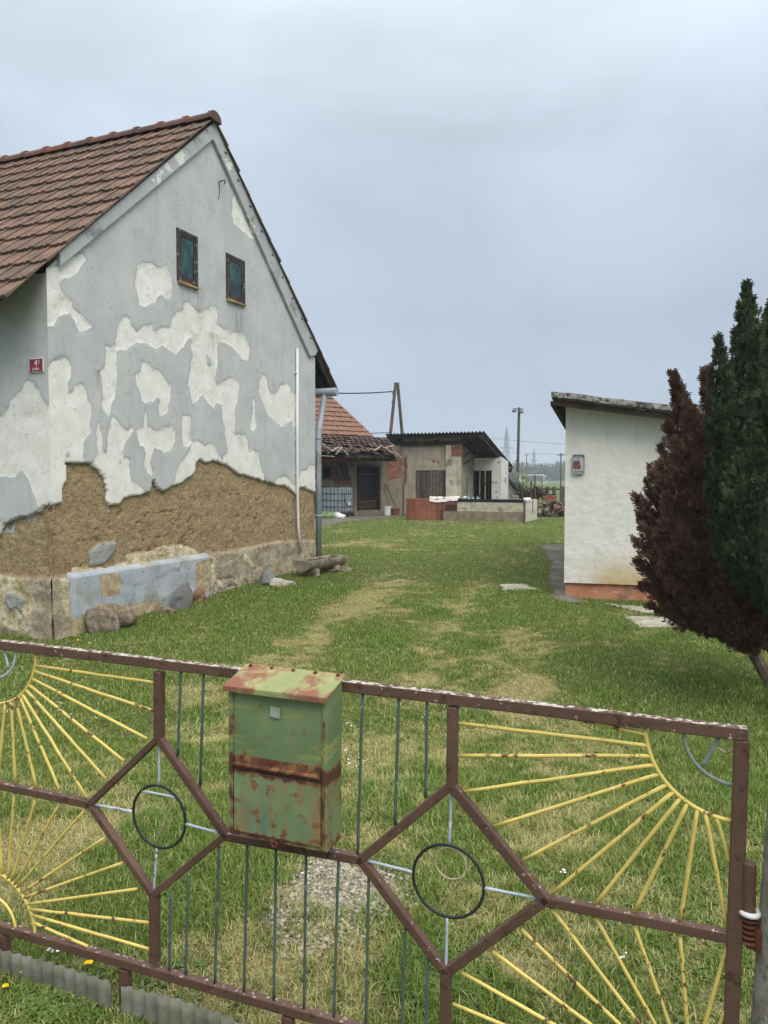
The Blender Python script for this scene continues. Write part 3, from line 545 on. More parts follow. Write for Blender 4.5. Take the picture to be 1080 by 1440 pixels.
# white conduit
M_PVC = vary('white_plastic', c(214, 216, 214), .04, 3, .45, .4, 0)
p = [HOUSE.px(x, y, -.085) for x, y in ((418, 490), (418, 640), (418.5, 700), (419.5, 740), (422.5, 776))]
mb = MB(); mb.tube([(x, -.085, z) for x, z in p], .021, 10)
for z in (p[0][1] - .4, p[0][1] - 1.5, p[1][1] - .3): mb.box((p[0][0], -.07, z), (.07, .05, .02))
mb.build('conduit', M_PVC, house, smooth=True)
# attic windows
M_FRAME = vary('weathered_frame', c(66, 58, 60), .3, 12, .85, .2, .4, 60, .003, dirt=c(150, 146, 146), dscale=18, dth=(.58, .68))
g = G('curtained_glass', .06, .6); yy = g.sep('Z'); k = g.mix(g.ss(g.noise(4, 5, .6, g.mapv((3, 3, 1))), .3, .72), c(12, 28, 32), c(40, 100, 96)); k = g.mix(g.ss(g.noise(2, 2), .45, .6), k, c(16, 40, 46)); M_GLASS = g.col(k)
for q in (((249.5, 320), (278.5, 332.5), (279, 404), (250.5, 393)), ((319, 355), (344.5, 367), (345.5, 429), (319.5, 418))):
    P4 = [HOUSE.px(*p_, -.07) for p_ in q]; x0 = (P4[0][0] + P4[3][0]) / 2; x1 = (P4[1][0] + P4[2][0]) / 2; z1 = (P4[0][1] + P4[1][1]) / 2; z0 = (P4[2][1] + P4[3][1]) / 2
    wmb = MB(); wmb.box(((x0 + x1) / 2, -.030, (z0 + z1) / 2), (x1 - x0 - .01, .03, z1 - z0 - .01)); win = wmb.build('window', M_UNDER, house)
    f = MB(); ft = .045
    for (a, b2, cc, dd, dp) in ((x0, x0 + ft, z0, z1, .06), (x1 - ft, x1, z0, z1, .06), (x0 + ft, x1 - ft, z1 - ft, z1, .058), (x0 + ft, x1 - ft, z0, z0 + ft, .064)):
        f.box(((a + b2) / 2, -dp / 2 - .01, (cc + dd) / 2), (b2 - a, dp, dd - cc))
    i0 = ft + .004
    for (a, b2, cc, dd) in ((x0 + i0, x0 + i0 + .035, z0 + i0, z1 - i0), (x1 - i0 - .035, x1 - i0, z0 + i0, z1 - i0), (x0 + i0 + .035, x1 - i0 - .035, z1 - i0 - .035, z1 - i0), (x0 + i0 + .035, x1 - i0 - .035, z0 + i0, z0 + i0 + .04)):
        f.box(((a + b2) / 2, -.056, (cc + dd) / 2), (b2 - a, .016, dd - cc))
    f.build('frame', M_FRAME, win, bevel=.004)
    gl = MB(); gl.box(((x0 + x1) / 2, -.050, (z0 + z1) / 2), (x1 - x0 - .17, .006, z1 - z0 - .17)); gl.build('pane', M_GLASS, win)
    sl2 = MB(); sl2.box(((x0 + x1) / 2, -.065, z0 - .02), (x1 - x0 - .02, .05, .035), jit=.006); sl2.build('sill', vary('flaking_sill', c(150, 128, 92), .25, 12, .9, .1, .4), win)
# iron hook near the peak
M_IRON = vary('rusty_iron', c(62, 46, 40), .3, 20, .8, .3, .3)
h0 = HOUSE.px(309, 256, -.06); mb = MB()
mb.tube([(h0[0], -.03, h0[1]), (h0[0], -.10, h0[1] + .01), (h0[0] + .03, -.12, h0[1] + .03), (h0[0] + .06, -.11, h0[1] + .01), (h0[0] + .05, -.09, h0[1] - .02)], .008, 6)
mb.tube([(h0[0] - .02, -.06, h0[1]), (h0[0] - .01, -.065, h0[1] - .15), (h0[0] - .03, -.06, h0[1] - .24)], .005, 6); mb.build('wall_hook', M_IRON, house)
# blue grey plinth coat
bp = lambda x, y: HOUSE.px(x, y, -.13)
g = G('blue_plinth_paint', .85, .2); nz1 = g.noise(3.2, 6, .65); xx = g.sep('X')
k = g.mix(g.ss(g.noise(5, 5), .3, .7), c(154, 161, 168), c(174, 179, 183)); k = g.mix(g.ss(g.noise(2.2, 6, .7), .46, .64), k, c(150, 148, 138)); k = g.mix(g.ss(nz1, .60, .62), k, c(172, 152, 124)); k = g.mix(g.ss(g.noise(18, 4), .66, .7), k, c(96, 84, 70))
ck = g.ss(g.voro(5.5, g.oc(), 'DISTANCE_TO_EDGE'), .0, .02); k = g.mix(g.math('MULTIPLY', g.math('MULTIPLY', g.math('SUBTRACT', 1.0, ck), .6), g.ss(g.noise(1.6), .56, .64)), k, c(84, 84, 80)); fb = g.ss(g.math('ADD', g.attr('bare'), g.math('MULTIPLY', g.math('SUBTRACT', g.noise(12, 6, .7), .5), .12)), -.004, .004); k = g.mix(fb, k, g.mix(g.ss(g.noise(14, 6, .7), .35, .65), c(146, 126, 98), c(188, 172, 142)))
g.bump(g.math('SUBTRACT', g.math('MULTIPLY', g.noise(30, 6, .7), g.math('ADD', g.math('MULTIPLY', fb, .8), .2)), fb), .6, .010); M_BLUE = g.col(k)
tl, tr_, br_, bl = bp(103, 812), bp(298, 782), bp(296, 838), bp(92, 885)
nn = 120; mm = 40; U, Vv = np.meshgrid(np.linspace(0, 1, nn), np.linspace(0, 1, mm))
lx0, lx1 = tl[0], tr_[0]; XX = lx0 + (lx1 - lx0) * U; top = tl[1] + (tr_[1] - tl[1]) * U; ZZ = -.15 + (top + .15) * Vv
edgeS = np.minimum(np.minimum(U * (lx1 - lx0), (1 - U) * (lx1 - lx0)), 9); YY = -.125 - .016 * (fbm(XX * 2, ZZ * 2, 5) - .5) - .008 * (fbm(XX * 8, ZZ * 8, 15) - .5) + .11 * (1 - sstep(0, .02, edgeS))
chip = (fbm(XX * 2.6, ZZ * 2.6, 44) > .60); YY = YY + .006 * chip
ZZ[-1] += .004 * 0; XX2 = np.vstack([XX, XX[-1:]]); YY2 = np.vstack([YY, 0 * YY[-1:] + .0]); ZZ2 = np.vstack([ZZ, ZZ[-1:] + .045 + .02 * fbm(XX[-1:] * 5, XX[-1:] * 2, 8)])
BARE = usd(np.stack([XX2.ravel(), ZZ2.ravel()], 1), [[bp(*q) for q in zC(w_)] for w_ in ([(508, 965), (600, 960), (628, 1010), (600, 1060), (520, 1085), (505, 1040)], [(1000, 905), (1080, 880), (1080, 1050), (1010, 1060), (990, 990)], [(300, 1230), (440, 1160), (520, 1110), (640, 1120), (760, 1100), (830, 1120), (800, 1300), (300, 1300)])]).reshape(XX2.shape)
grid_obj('plinth', XX2, YY2, ZZ2, M_BLUE, house, smooth=True, attrs={'bare': BARE})

# house number plate (a sign of its own on the long side wall)
ny, nz_ = HOUSE.pxx(52, 514, -.055)
s0 = HOUSE.w(-.06, ny, nz_); plate = thing('house_number_plate', 'small dark red enamel number plate on the side wall of the peeling house', 'sign', s0, HOUSE.rz - R(90))
# local x runs along the wall to the right, local -y faces out
pw = abs(HOUSE.pxx(42, 514, -.055)[0] - HOUSE.pxx(62, 514, -.055)[0]) ; ph = abs(HOUSE.pxx(52, 504, -.055)[1] - HOUSE.pxx(52, 524, -.055)[1])
M_RED = vary('red_enamel', c(128, 24, 44), .12, 6, .35, .5, 0); M_ENW = vary('white_enamel', c(222, 214, 214), .05, 6, .4, .5, 0)
mb = MB(); mb.box((0, 0, 0), (pw, .012, ph)); mb.build('plate', M_ENW, plate, bevel=.003)
mb = MB(); mb.box((0, -.0075, 0), (pw * .90, .004, ph * .90)); mb.build('face', M_RED, plate, bevel=.002)
FR = Matrix.Rotation(R(90), 4, 'X')
text_part('digit', '4', M_ENW, plate, ph * .66, Matrix.Translation((0, -.0105, ph * .14)) @ FR, sx=.95)
text_part('digit', '1', M_ENW, plate, ph * .38, Matrix.Translation((pw * .22, -.0105, ph * .22)) @ FR)
text_part('lettering', 'CVEN', M_ENW, plate, ph * .26, Matrix.Translation((-pw * .02, -.0105, -ph * .27)) @ FR)
for sx_ in (-1, 1):
    for sz_ in (-1, 1): mb = MB(); mb.lathe((sx_ * pw * .44, -.009, sz_ * ph * .44), [(.006, -.003), (.006, .003)], 6); mb.build('screw', M_IRON, plate)

# stones along the foot of the gable
M_STONE = vary('field_stone', c(124, 114, 98), .45, 7, .95, .1, .9, 14, .03, dirt=c(84, 68, 54), dscale=6, dth=(.5, .66))
M_STONEW = vary('pale_stone', c(172, 166, 154), .25, 6, .95, .1, .5, 25, .01, dirt=c(140, 128, 110), dth=(.5, .66)); M_SLATE = vary('slate_stone', c(112, 112, 110), .2, 5, .9, .1, .5, 25, .01)
def stone(name, label, px, py, size, mat, rz=0, seed=0, tilt=0, dz=0, grp=None, cut=.0):
    bm = bmesh.new(); bmesh.ops.create_icosphere(bm, subdivisions=4, radius=1)
    for v in bm.verts:
        p_ = v.co.copy(); d = 1 + .55 * (mnoise.noise(p_ * 1.1 + Vector((seed * 3.1, 0, 0))) ) + .16 * mnoise.noise(p_ * 3 + Vector((seed, 5, 0)))
        v.co = p_ * d; 
        for k_ in range(5):
            rr = random.Random(seed * 17 + k_); nn_ = Vector((rr.uniform(-1, 1), rr.uniform(-1, 1), rr.uniform(-.3, 1))).normalized(); e = v.co.dot(nn_) - .72
            if e > 0: v.co -= nn_ * e * .9
        v.co += v.normal * .03 * mnoise.noise(v.co * 9)
        v.co = Vector((v.co.x * size[0], v.co.y * size[1], v.co.z * size[2]))
    bm.transform(Matrix.Rotation(tilt, 4, 'Y')); me = bpy.data.meshes.new(name); bm.to_mesh(me); bm.free()
    o = finish(name, me, mat, None, False); p_ = on_ground(px, py); o.location = (p_.x, p_.y, p_.z + size[2] * .55 + dz); o.rotation_euler = (0, 0, rz)
    for pl in me.polygons: pl.use_smooth = True
    return tag(o, label, 'stone', grp)
stone('rough_stone', 'largest brown stone, lying at the left end of the blue plinth', 142, 886, (.22, .17, .16), M_STONE, .5, 3)
stone('rough_stone', 'rounded brown stone just right of the largest stone by the plinth', 180, 880, (.14, .12, .13), M_STONE, 1.2, 9)
stone('rough_stone', 'thin grey slate piece standing upright against the blue plinth', 254, 857, (.15, .05, .21), M_SLATE, .9, 5, .35, .03)
stone('rough_stone', 'small white stone behind the upright slate piece', 266, 848, (.06, .05, .06), M_STONEW, .2, 7, 0, .12)
stone('rough_stone', 'reddish stone leaning at the right end of the blue plinth', 279, 845, (.10, .07, .12), vary('reddish_stone', c(132, 98, 80), .3, 6, .95, .1, .5, 25, .01), .4, 11, .2)
stone('rough_stone', 'low brown stone half sunk left of the slate piece', 233, 862, (.10, .08, .05), M_STONE, .4, 13)
stone('rough_stone', 'grey stone at the wall left of the trough', 375, 822, (.13, .10, .13), M_SLATE, .7, 15)
stone('rough_stone', 'pale flat stone between the grey stone and the trough', 392, 824, (.14, .10, .08), M_STONEW, .3, 17)
stone('rough_stone', 'small white stone in the grass just before the trough', 408, 822, (.08, .05, .04), M_STONEW, .3, 19)
stone('rough_stone', 'flat slab of stone in the grass behind the right end of the trough', 476, 803, (.30, .16, .04), M_STONE, .2, 21)
stone('rough_stone', 'dark brown stone at the far left edge of the plinth', 112, 884, (.11, .09, .09), M_STONE, .9, 23)

# trough at the corner
tp = on_ground(424, 812); TR = Frame((tp.x, tp.y, tp.z), R(58))
tro = thing('stone_trough', 'half round concrete trough on blocks at the corner of the peeling house', 'trough', TR.o, TR.rz)
def half_ring(L, ro, ri, z):
    mb = MB(); n = 16; vs = []
    for x in (0, .05, L - .05, L):
        for r in (ro, ri):
            for j in range(n + 1): a = math.pi + math.pi * j / n; vs.append((x, r * math.cos(a), z + r * math.sin(a)))
    def q(s, r, j): return (s * 2 + r) * (n + 1) + j
    fs = []
    for s in range(3):
        for j in range(n): fs.append((q(s, 0, j), q(s, 0, j + 1), q(s + 1, 0, j + 1), q(s + 1, 0, j)))
    for j in range(n): fs.append((q(1, 1, j + 1), q(1, 1, j), q(2, 1, j), q(2, 1, j + 1)))
    fs.append(tuple(q(0, 0, j) for j in range(n, -1, -1))); fs.append(tuple(q(3, 0, j) for j in range(n + 1)))
    fs.append(tuple(q(1, 1, j) for j in range(n + 1))); fs.append(tuple(q(2, 1, j) for j in range(n, -1, -1)))
    for j in (0, n): fs.append((q(1, 0, j), q(2, 0, j), q(2, 1, j), q(1, 1, j)) if j else (q(1, 1, j), q(2, 1, j), q(2, 0, j), q(1, 0, j)))
    fs.append((q(0, 0, 0), q(1, 0, 0), q(1, 1, 0), q(1, 1, n), q(1, 0, n), q(0, 0, n))); fs.append((q(3, 0, n), q(2, 0, n), q(2, 1, n), q(2, 1, 0), q(2, 0, 0), q(3, 0, 0)))
    return mb.add(vs, fs)
M_TRO = vary('mossy_concrete', c(150, 143, 126), .3, 6, .95, .1, .6, 40, .008, dirt=c(88, 84, 66), dscale=7, dth=(.5, .68))
half_ring(1.02, .175, .135, .26).build('basin', M_TRO, tro)
for bx_ in (.25, .8): mb = MB(); mb.box((bx_, 0, .04), (.12, .26, .16), jit=.01); mb.build('block', M_TRO, tro, bevel=.01)
mb = MB()
vs = []; fs = []
for i in range(16):
    for j in range(6): vs.append((.06 + .9 * i / 15, -.12 + .24 * j / 5, .235 + .04 * mnoise.noise((i * .5, j * .5, 1))))
for i in range(15):
    for j in range(5): fs.append((i * 6 + j, (i + 1) * 6 + j, (i + 1) * 6 + j + 1, i * 6 + j + 1))
mb.add(vs, fs); mb.build('soil', vary('dark_soil', c(66, 48, 38), .4, 14, .95, .1, .6, 40, .01), tro)
# ------------------------------------------------------------------ barn at the back with its ruined lean-to
def wallgrid(name, fr, parent, mat, x0, x1, z0, z1, y=0, masks=None, st=.05, hole=(), top=None):
    xs = np.arange(x0, x1 + st * .5, st); xs[-1] = x1; X, Z = np.meshgrid(xs, np.arange(z0, z1 + .001, st)); P = np.stack([X.ravel(), Z.ravel()], 1)
    at_ = {}; dep = np.zeros(len(P))
    for k, polys in (masks or {}).items():
        d = usd(P, polys) if polys else np.full(len(P), -9.0); at_[k] = d; dep = np.maximum(dep, .03 * sstep(-.03, .03, d))
    cx = (X[:-1, :-1] + X[1:, 1:]) / 2; cz = (Z[:-1, :-1] + Z[1:, 1:]) / 2; keep = np.ones(cx.shape, bool)
    for (a, b, cc, d) in hole: keep &= ~((cx > a) & (cx < b) & (cz > cc) & (cz < d))
    if top is not None: keep &= cz < top(cx)
    return grid_obj(name, X, y + dep.reshape(X.shape) + .012 * (fbm(X * 3, Z * 3, 5) - .5), Z, mat, parent, keep=keep, attrs=at_)
def brickwall_mat(name, plas, plas2, br=(c(142, 84, 68), c(112, 72, 62)), dirt=c(120, 110, 98), masked=True):
    g = G(name, .92, .12); bt = g.t.nodes.new('ShaderNodeTexBrick'); g.put(bt.inputs[0], g.t.nodes.new('ShaderNodeMapping').outputs[0])
    mpn = bt.inputs[0].links[0].from_node; g.put(mpn.inputs[0], g.oc()); mpn.inputs[2].default_value = (R(90), 0, 0)
    bt.inputs['Color1'].default_value = br[0]; bt.inputs['Color2'].default_value = br[1]; bt.inputs['Mortar'].default_value = c(128, 114, 100); bt.inputs['Scale'].default_value = 1; bt.inputs['Mortar Size'].default_value = .008; bt.inputs['Brick Width'].default_value = .26; bt.inputs['Row Height'].default_value = .078
    n = g.noise(2.2, 6, .65); k = g.mix(g.ss(n, .35, .65), plas, plas2); k = g.mix(g.ss(g.noise(1.3, 7, .7), .52, .68), k, dirt); k = g.mix(g.math('MULTIPLY', g.ss(g.noise(1.2, 5, .6, g.mapv((4, 4, .5))), .5, .7), .4), k, c(110, 104, 96))
    f = g.ss(g.math('ADD', g.attr('brick') if masked is True else masked, g.math('MULTIPLY', g.math('SUBTRACT', g.noise(4, 6, .7), .5), .5)), -.01, .03)
    bc = g.mix(g.ss(g.noise(9, 5), .5, .65), bt.outputs[0], c(150, 122, 104)); k = g.mix(f, k, bc); g.bump(g.math('ADD', g.noise(14, 6, .65), g.math('MULTIPLY', bt.outputs[1], g.math('MULTIPLY', f, -.6))), .6, .02); return g.col(k)
M_BARNW = brickwall_mat('barn_plaster', c(140, 133, 114), c(116, 109, 94)); M_SHEDW = brickwall_mat('shed_plaster', c(178, 170, 148), c(156, 148, 130), dirt=c(150, 134, 112))
M_WOODG = vary('grey_planks', c(104, 98, 92), .3, 9, .9, .1, .5, 30, .008, tone=(c(150, 146, 142), c(255, 250, 245))); M_WOODD = vary('dark_planks', c(52, 42, 36), .35, 8, .9, .1, .5, 30, .008, tone=(c(160, 150, 145), c(255, 250, 245)))
M_BLACK = vary('black_interior', c(18, 16, 16), .2, 5, .95, .05, 0)
barn = thing('old_barn', 'old barn at the back with orange tile roof, brick patches and a collapsing lean-to roof', 'barn', BARN.o, BARN.rz)
bq = lambda x, y, o=0: BARN.px(x, y, o)
def rect(x0, y0, x1, y1, fr, o=0): a, b2 = fr.px(x0, y1, o), fr.px(x1, y0, o); return (a[0], b2[0], a[1], b2[1])
D = rect(503, 655, 534, 717, BARN); Wn = rect(453, 657, 465, 673, BARN); W2 = rect(476, 656, 486, 674, BARN)
bx0 = bq(425, 690)[0]
BRK = [[bq(*p) for p in q] for q in ([(543, 645), (566, 645), (563, 672), (554, 675), (544, 678)], [(468, 664), (476, 662), (495, 674), (497, 684), (470, 682)], [(440, 645), (500, 642), (500, 655), (470, 652), (440, 654)])]
wallgrid('wall', BARN, barn, M_BARNW, bx0, .3, -.1, 2.9, 0, {'brick': BRK}, .06, [D, Wn])
mb = MB(); mb.box(((bx0 + .2) / 2, 4, 1.6), (-bx0 + .3, 7.4, 3.3)); mb.build('rear_wall', M_BARNW, barn)
fr_ = MB(); d0, d1, e0, e1 = D
for a, b2, cc, dd in ((d0, d0 + .1, e0, e1), (d1 - .1, d1, e0, e1), (d0 + .1, d1 - .1, e1 - .1, e1)): fr_.box(((a + b2) / 2, .02, (cc + dd) / 2), (b2 - a, .18, dd - cc))
dr = MB(); dr.box(((d0 + d1) / 2, .22, (e0 + e1) / 2), (d1 - d0 - .1, .03, e1 - e0 - .05)); door = dr.build('door', vary('dark_door', c(30, 25, 25), .3, 4, .6, .3, .2), barn)
fr_.build('frame', vary('brown_door_frame', c(66, 46, 40), .25, 8, .85, .1, .3), door)
mb = MB(); zt_ = bq(515, 706)[1]; mb.box(((d0 + d1) / 2, .16, (e0 + zt_) / 2), (d1 - d0 - .22, .06, zt_ - e0 - .05)); mb.build('lower_panel', vary('brown_panel', c(76, 54, 46), .3, 8, .85, .1, .3), door)
zl = bq(515, 667)[1]
for zz_ in (zl, zt_ + .02): mb = MB(); mb.box(((d0 + d1) / 2, .12, zz_), (d1 - d0 - .2, .06, .055)); mb.build('rail', M_WOODG, door)
for q in (Wn, W2):
    wmb = MB(); wmb.box(((q[0] + q[1]) / 2, .1 if q is Wn else -.01, (q[2] + q[3]) / 2), (q[1] - q[0] - .02, .03, q[3] - q[2] - .02)); wi = wmb.build('window', M_BLACK if q is Wn else vary('greenish_board', c(92, 100, 92), .2, 6, .8, .2, .2), barn)
    f = MB()
    for a, b2, cc, dd in ((q[0] - .05, q[0], q[2] - .05, q[3] + .05), (q[1], q[1] + .07, q[2] - .05, q[3] + .05), (q[0], q[1], q[3], q[3] + .05), (q[0], q[1], q[2] - .05, q[2])): f.box(((a + b2) / 2, .0, (cc + dd) / 2), (b2 - a, .12, dd - cc))
    f.build('frame', M_WOODG, wi)
M_BTILE = tilemat('orange_tile', c(142, 106, 86), c(128, 98, 80), c(112, 88, 76), c(150, 122, 102)); M_OLDT = tilemat('ruined_tile', c(112, 76, 66), c(92, 84, 80), c(74, 68, 66), c(140, 130, 120))
# main roof slope rising to the back, right verge cut on the rake
ze = BARN.px(527, 615, .25)[1]
def slope_fr(mb, x0f, x1f, zA_, zB_, yA, yB, rows, tw, th, jit, drop=0, ragged=0, rib=.012, shards=False):
    S = math.hypot(yA - yB, zA_ - zB_); dy, dz = (yB - yA) / S, (zB_ - zA_) / S; ny_, nz__ = dz, -dy
    if nz__ < 0: ny_, nz__ = -ny_, -nz__
    rl = S / rows
    for r in range(rows):
        xa = x0f(r / rows); xb = x1f((r + .5) / rows); n = max(1, int(round((xb - xa) / tw)))
        for q in range(n):
            if drop and random.random() < drop * (r / rows) ** 3: continue
            s0 = r * rl - .03; s1 = (r + 1) * rl + random.uniform(-jit, jit) * 2 + (random.uniform(-.05, ragged) if r == rows - 1 else 0); hj = random.uniform(-jit, jit); vs = []
            sag = .10 * (fbm(np.array([xa + q * tw]) * .6, np.array([r * .2]), 66)[0] - .5) if shards else 0
            for (s, h) in ((s0, .006), (s1, th + hj), (s1, th + hj - .022)):
                for i in range(6):
                    u = i / 5; pr = rib * (1 if u in (0, .6) else 0); x = xa + (q + u) * (xb - xa) / n; H_ = h + pr + sag * (r + (h > .01)) / rows * 2
                    vs.append((x, yA + dy * s + ny_ * H_, zA_ + dz * s + nz__ * H_))
            fs = [(L_ * 6 + i + 1, L_ * 6 + i, L_ * 6 + i + 6, L_ * 6 + i + 7) for L_ in range(2) for i in range(5)] + [(0, 12, 6), (5, 11, 17)]
            mb.add(vs, fs, 0, random.random())
pk = BARN.px(466, 558, 2.6)
x_e, x_t = BARN.px(527, 615, .3)[0], pk[0]
zt2 = pk[1]; xl = bx0 - 4
mb = MB(); slope = (zt2 - ze) / 2.3; zt3 = zt2 + slope * 1.2; xt3 = x_t - (x_e - x_t) * .52
slope_fr(mb, lambda f: xl, lambda f: xt3 + (x_e - xt3) * f, zt3, ze, 3.8, .3, 13, .3, .05, .004)
vs = [(xl, 3.8, zt3 - .06), (xt3, 3.8, zt3 - .06), (x_e - .02, .3, ze - .05), (xl, .3, ze - .05)]; mb.add(vs, [(0, 1, 2, 3)], 1)
mb.add([(x_e - .02, .32, ze - .06), (xt3, 3.8, zt3 - .08), (x_e - .02, 7.3, ze - .06)], [(0, 1, 2)], 1)
mb.build('roof', [M_BTILE, M_UNDER], barn)
# lean-to: sagging old tiles, ragged eave, boards and broken shards
zl0 = BARN.px(500, 641, -1.5)[1]; xr = BARN.px(561, 641, -1.5)[0]; xr0 = BARN.px(545, 616, .3)[0]
mb = MB(); slope_fr(mb, lambda f: xl, lambda f: xr0 + (xr - xr0) * f, ze - .02, zl0 + .1, .28, -1.5, 9, .26, .05, .022, .55, .10, .02, True)
vs = [(xl, .28, ze - .14), (xr0, .28, ze - .14), (xr - .1, -1.42, zl0 - .06), (xl, -1.42, zl0 - .06)]; mb.add(vs, [(0, 1, 2, 3)], 1); lean = mb.build('lean_to_roof', [M_OLDT, M_UNDER], barn)
mb = MB()
for i in range(10):
    x = xr - .2 - i * .62; mb.beam((x, .2, ze - .2), (x + random.uniform(-.05, .05), -1.5 - random.uniform(-.1, .15), zl0 - .08), .08, .10)
mb.beam((xl, -1.25, zl0 - .15), (xr, -1.25, zl0 - .12), .12, .10); mb.build('rafters', M_UNDER, lean)
M_SHRD = vary('broken_board', c(176, 160, 146), .25, 14, .9, .1, .3)
for x_, y_, l, a in ((458, 630, .45, -.6), (466, 633, .5, .5), (474, 634, .35, .9), (483, 636, .3, -.9), (520, 632, .35, -.3), (528, 631, .3, .6), (541, 632, .6, -.55), (549, 636, .5, -.5), (557, 640, .35, -.9), (545, 628, .4, .3), (452, 641, .9, -.04)):
    p_ = BARN.px(x_, y_, -1.45); mb = MB(); mb.beam((p_[0] - l / 2 * math.cos(a), -1.5, p_[1] - l / 2 * math.sin(a)), (p_[0] + l / 2 * math.cos(a), -1.62, p_[1] + l / 2 * math.sin(a)), .10, .02, (0, 1, 0), 0, random.random()); mb.build('broken_batten', M_SHRD, lean)
mb = MB()
for (xa, ya, xb, yb) in ((474, 638, 486, 675), (479, 640, 492, 675)):
    a = BARN.px(xa, ya, -1.2); b2 = BARN.px(xb, yb, -.3); mb = MB(); mb.beam((a[0], -1.2, a[1]), (b2[0], -.3, b2[1]), .07, .07); mb.build('fallen_pole', M_UNDER, lean)

# ------------------------------------------------------------------ shed with corrugated roof
shed = thing('corrugated_shed', 'plastered shed across the yard end with a dark corrugated roof and plank doors', 'shed', SHED.o, SHED.rz)
sq = lambda x, y, o=0: SHED.px(x, y, o)
rxl, rz1 = sq(540, 612, -.55); rxr, rz2 = sq(680, 605, -.55); zf = (rz1 + rz2) / 2
bk_y = 5.6; zb = SHED.pxx(722, 657, rxr)[1]; bk_y = SHED.pxx(722, 657, rxr)[0]
def zroof(y): return zf + (zb - zf) * (y + .55) / (bk_y + .55)
nx_ = 40 * 8; Xr, Yr = np.meshgrid(np.linspace(rxl, rxr, nx_ + 1), np.linspace(-.55, bk_y, 8)); wave = .035 * np.cos(2 * np.pi * (Xr - rxl) / .155)
Zr = zroof(Yr) + wave + .03 * (fbm(Xr * .7, Yr * .7, 8) - .5)
X3 = np.concatenate([Xr, Xr[::-1]]); Y3 = np.concatenate([Yr, Yr[::-1]]); Z3 = np.concatenate([Zr, Zr[::-1] - .012]); X3 = np.concatenate([X3, X3[:1]]); Y3 = np.concatenate([Y3, Y3[:1]]); Z3 = np.concatenate([Z3, Z3[:1]])
M_CORR = vary('dark_corrugated_sheet', c(58, 56, 56), .25, 3, .85, .2, .3, 30, .004, dirt=c(88, 84, 80), dth=(.55, .7))
rf = grid_obj('roof', X3, Y3, Z3, M_CORR, shed)
mb = MB()
for y in (-.35, .4, 1.4, 2.4, 3.6, 4.8): mb.box(((rxl + rxr) / 2, y, zroof(y) - .10), (rxr - rxl - .08, .09, .10))
for x in (rxl + .15, .6, 1.6, 2.7, rxr - .12): mb.beam((x, -.45, zroof(-.45) - .22), (x, bk_y - .1, zroof(bk_y - .1) - .22), .09, .14)
mb.box(((rxl + 2.6) / 2, -.02, zf - .42), (2.6 - rxl - .1, .16, .18)); mb.build('rafters', M_UNDER, rf)
DD = rect(585, 661, 627, 705, SHED); DD = (DD[0], DD[1], 0, DD[3])
wallgrid('wall', SHED, shed, M_SHEDW, 0, 2.58, -.1, 3.3, 0, {'brick': [[sq(*p) for p in q] for q in ([(628, 624), (650, 622), (652, 655), (642, 660), (640, 640), (626, 638)], [(603, 645), (618, 649), (618, 651), (600, 647)], [(566, 645), (572, 640), (572, 680), (566, 690)])]}, .05, [DD])
mb = MB(); mb.box((1.25, 3.2, 1.2), (2.45, 6.2, 2.35)); mb.build('rear_wall', M_SHEDW, shed)
mb = MB(); n = 9
for i in range(n):
    w_ = (DD[1] - DD[0]) / n; mb.box((DD[0] + w_ * (i + .5), .04 + random.uniform(-.008, .008), DD[3] / 2 + random.uniform(-.03, .0)), (w_ - .018, .03, DD[3]), None, 0, random.random())
mb.build('plank_door', M_WOODG, shed)
M_PEEL = brickwall_mat('peeled_whitewash', c(204, 198, 178), c(178, 168, 144), masked=-.16); px0 = sq(627, 690, -.10)[0]
mb = MB(); mb.box(((px0 + 2.62) / 2, -.05, 1.42), (2.62 - px0, .12, 2.95)); mb.build('pier', M_PEEL, shed)
mb = MB(); mb.box(((px0 + 2.66) / 2 + .12, -.055, 2.66), (2.64 - px0 - .2, .13, .5), None, 0, .5, .01); mb.build('brick_top', brickwall_mat('exposed_brick', c(180, 170, 148), c(160, 150, 128), masked=.06), shed)
# return wall, white porch wall with an open plank door
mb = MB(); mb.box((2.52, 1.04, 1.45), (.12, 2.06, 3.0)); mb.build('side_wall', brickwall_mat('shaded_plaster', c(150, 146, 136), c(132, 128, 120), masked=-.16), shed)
M_WHW = vary('whitewash', c(206, 204, 198), .1, 3, .92, .1, .4, 30, .006, dirt=c(150, 146, 138), dscale=3, dth=(.55, .68))
wx1 = sq(703, 690, 2.07)[0]; wh = zroof(2.1) - .28
dq = rect(667, 661, 691, 712, SHED, 2.07); dq = (dq[0], dq[1], 0, dq[3])
wallgrid('porch_wall', SHED, shed, M_WHW, 2.58, wx1, -.1, wh, 2.07, None, .05, [dq])
yb_ = SHED.pxx(713, 690, wx1)[0]
mb = MB(); mb.prism([(2.1, -.1), (yb_, -.1), (yb_, zroof(yb_) - .12), (2.1, wh)], 0, .1)
mb.v = [(wx1 - .05 + y, x, z) for x, y, z in mb.v]; mb.build('porch_side_wall', M_WHW, shed)
mb = MB(); mb.box((wx1 + .055, (2.07 + yb_) / 2 + .1, 1.42), (.01, .12, .22)); mb.build('vent', M_BLACK, shed)
mb = MB(); mb.box(((dq[0] + dq[1]) / 2, 2.5, dq[3] / 2), (dq[1] - dq[0] + .3, .02, dq[3] + .3)); mb.build('doorway', M_BLACK, shed)
mb = MB()
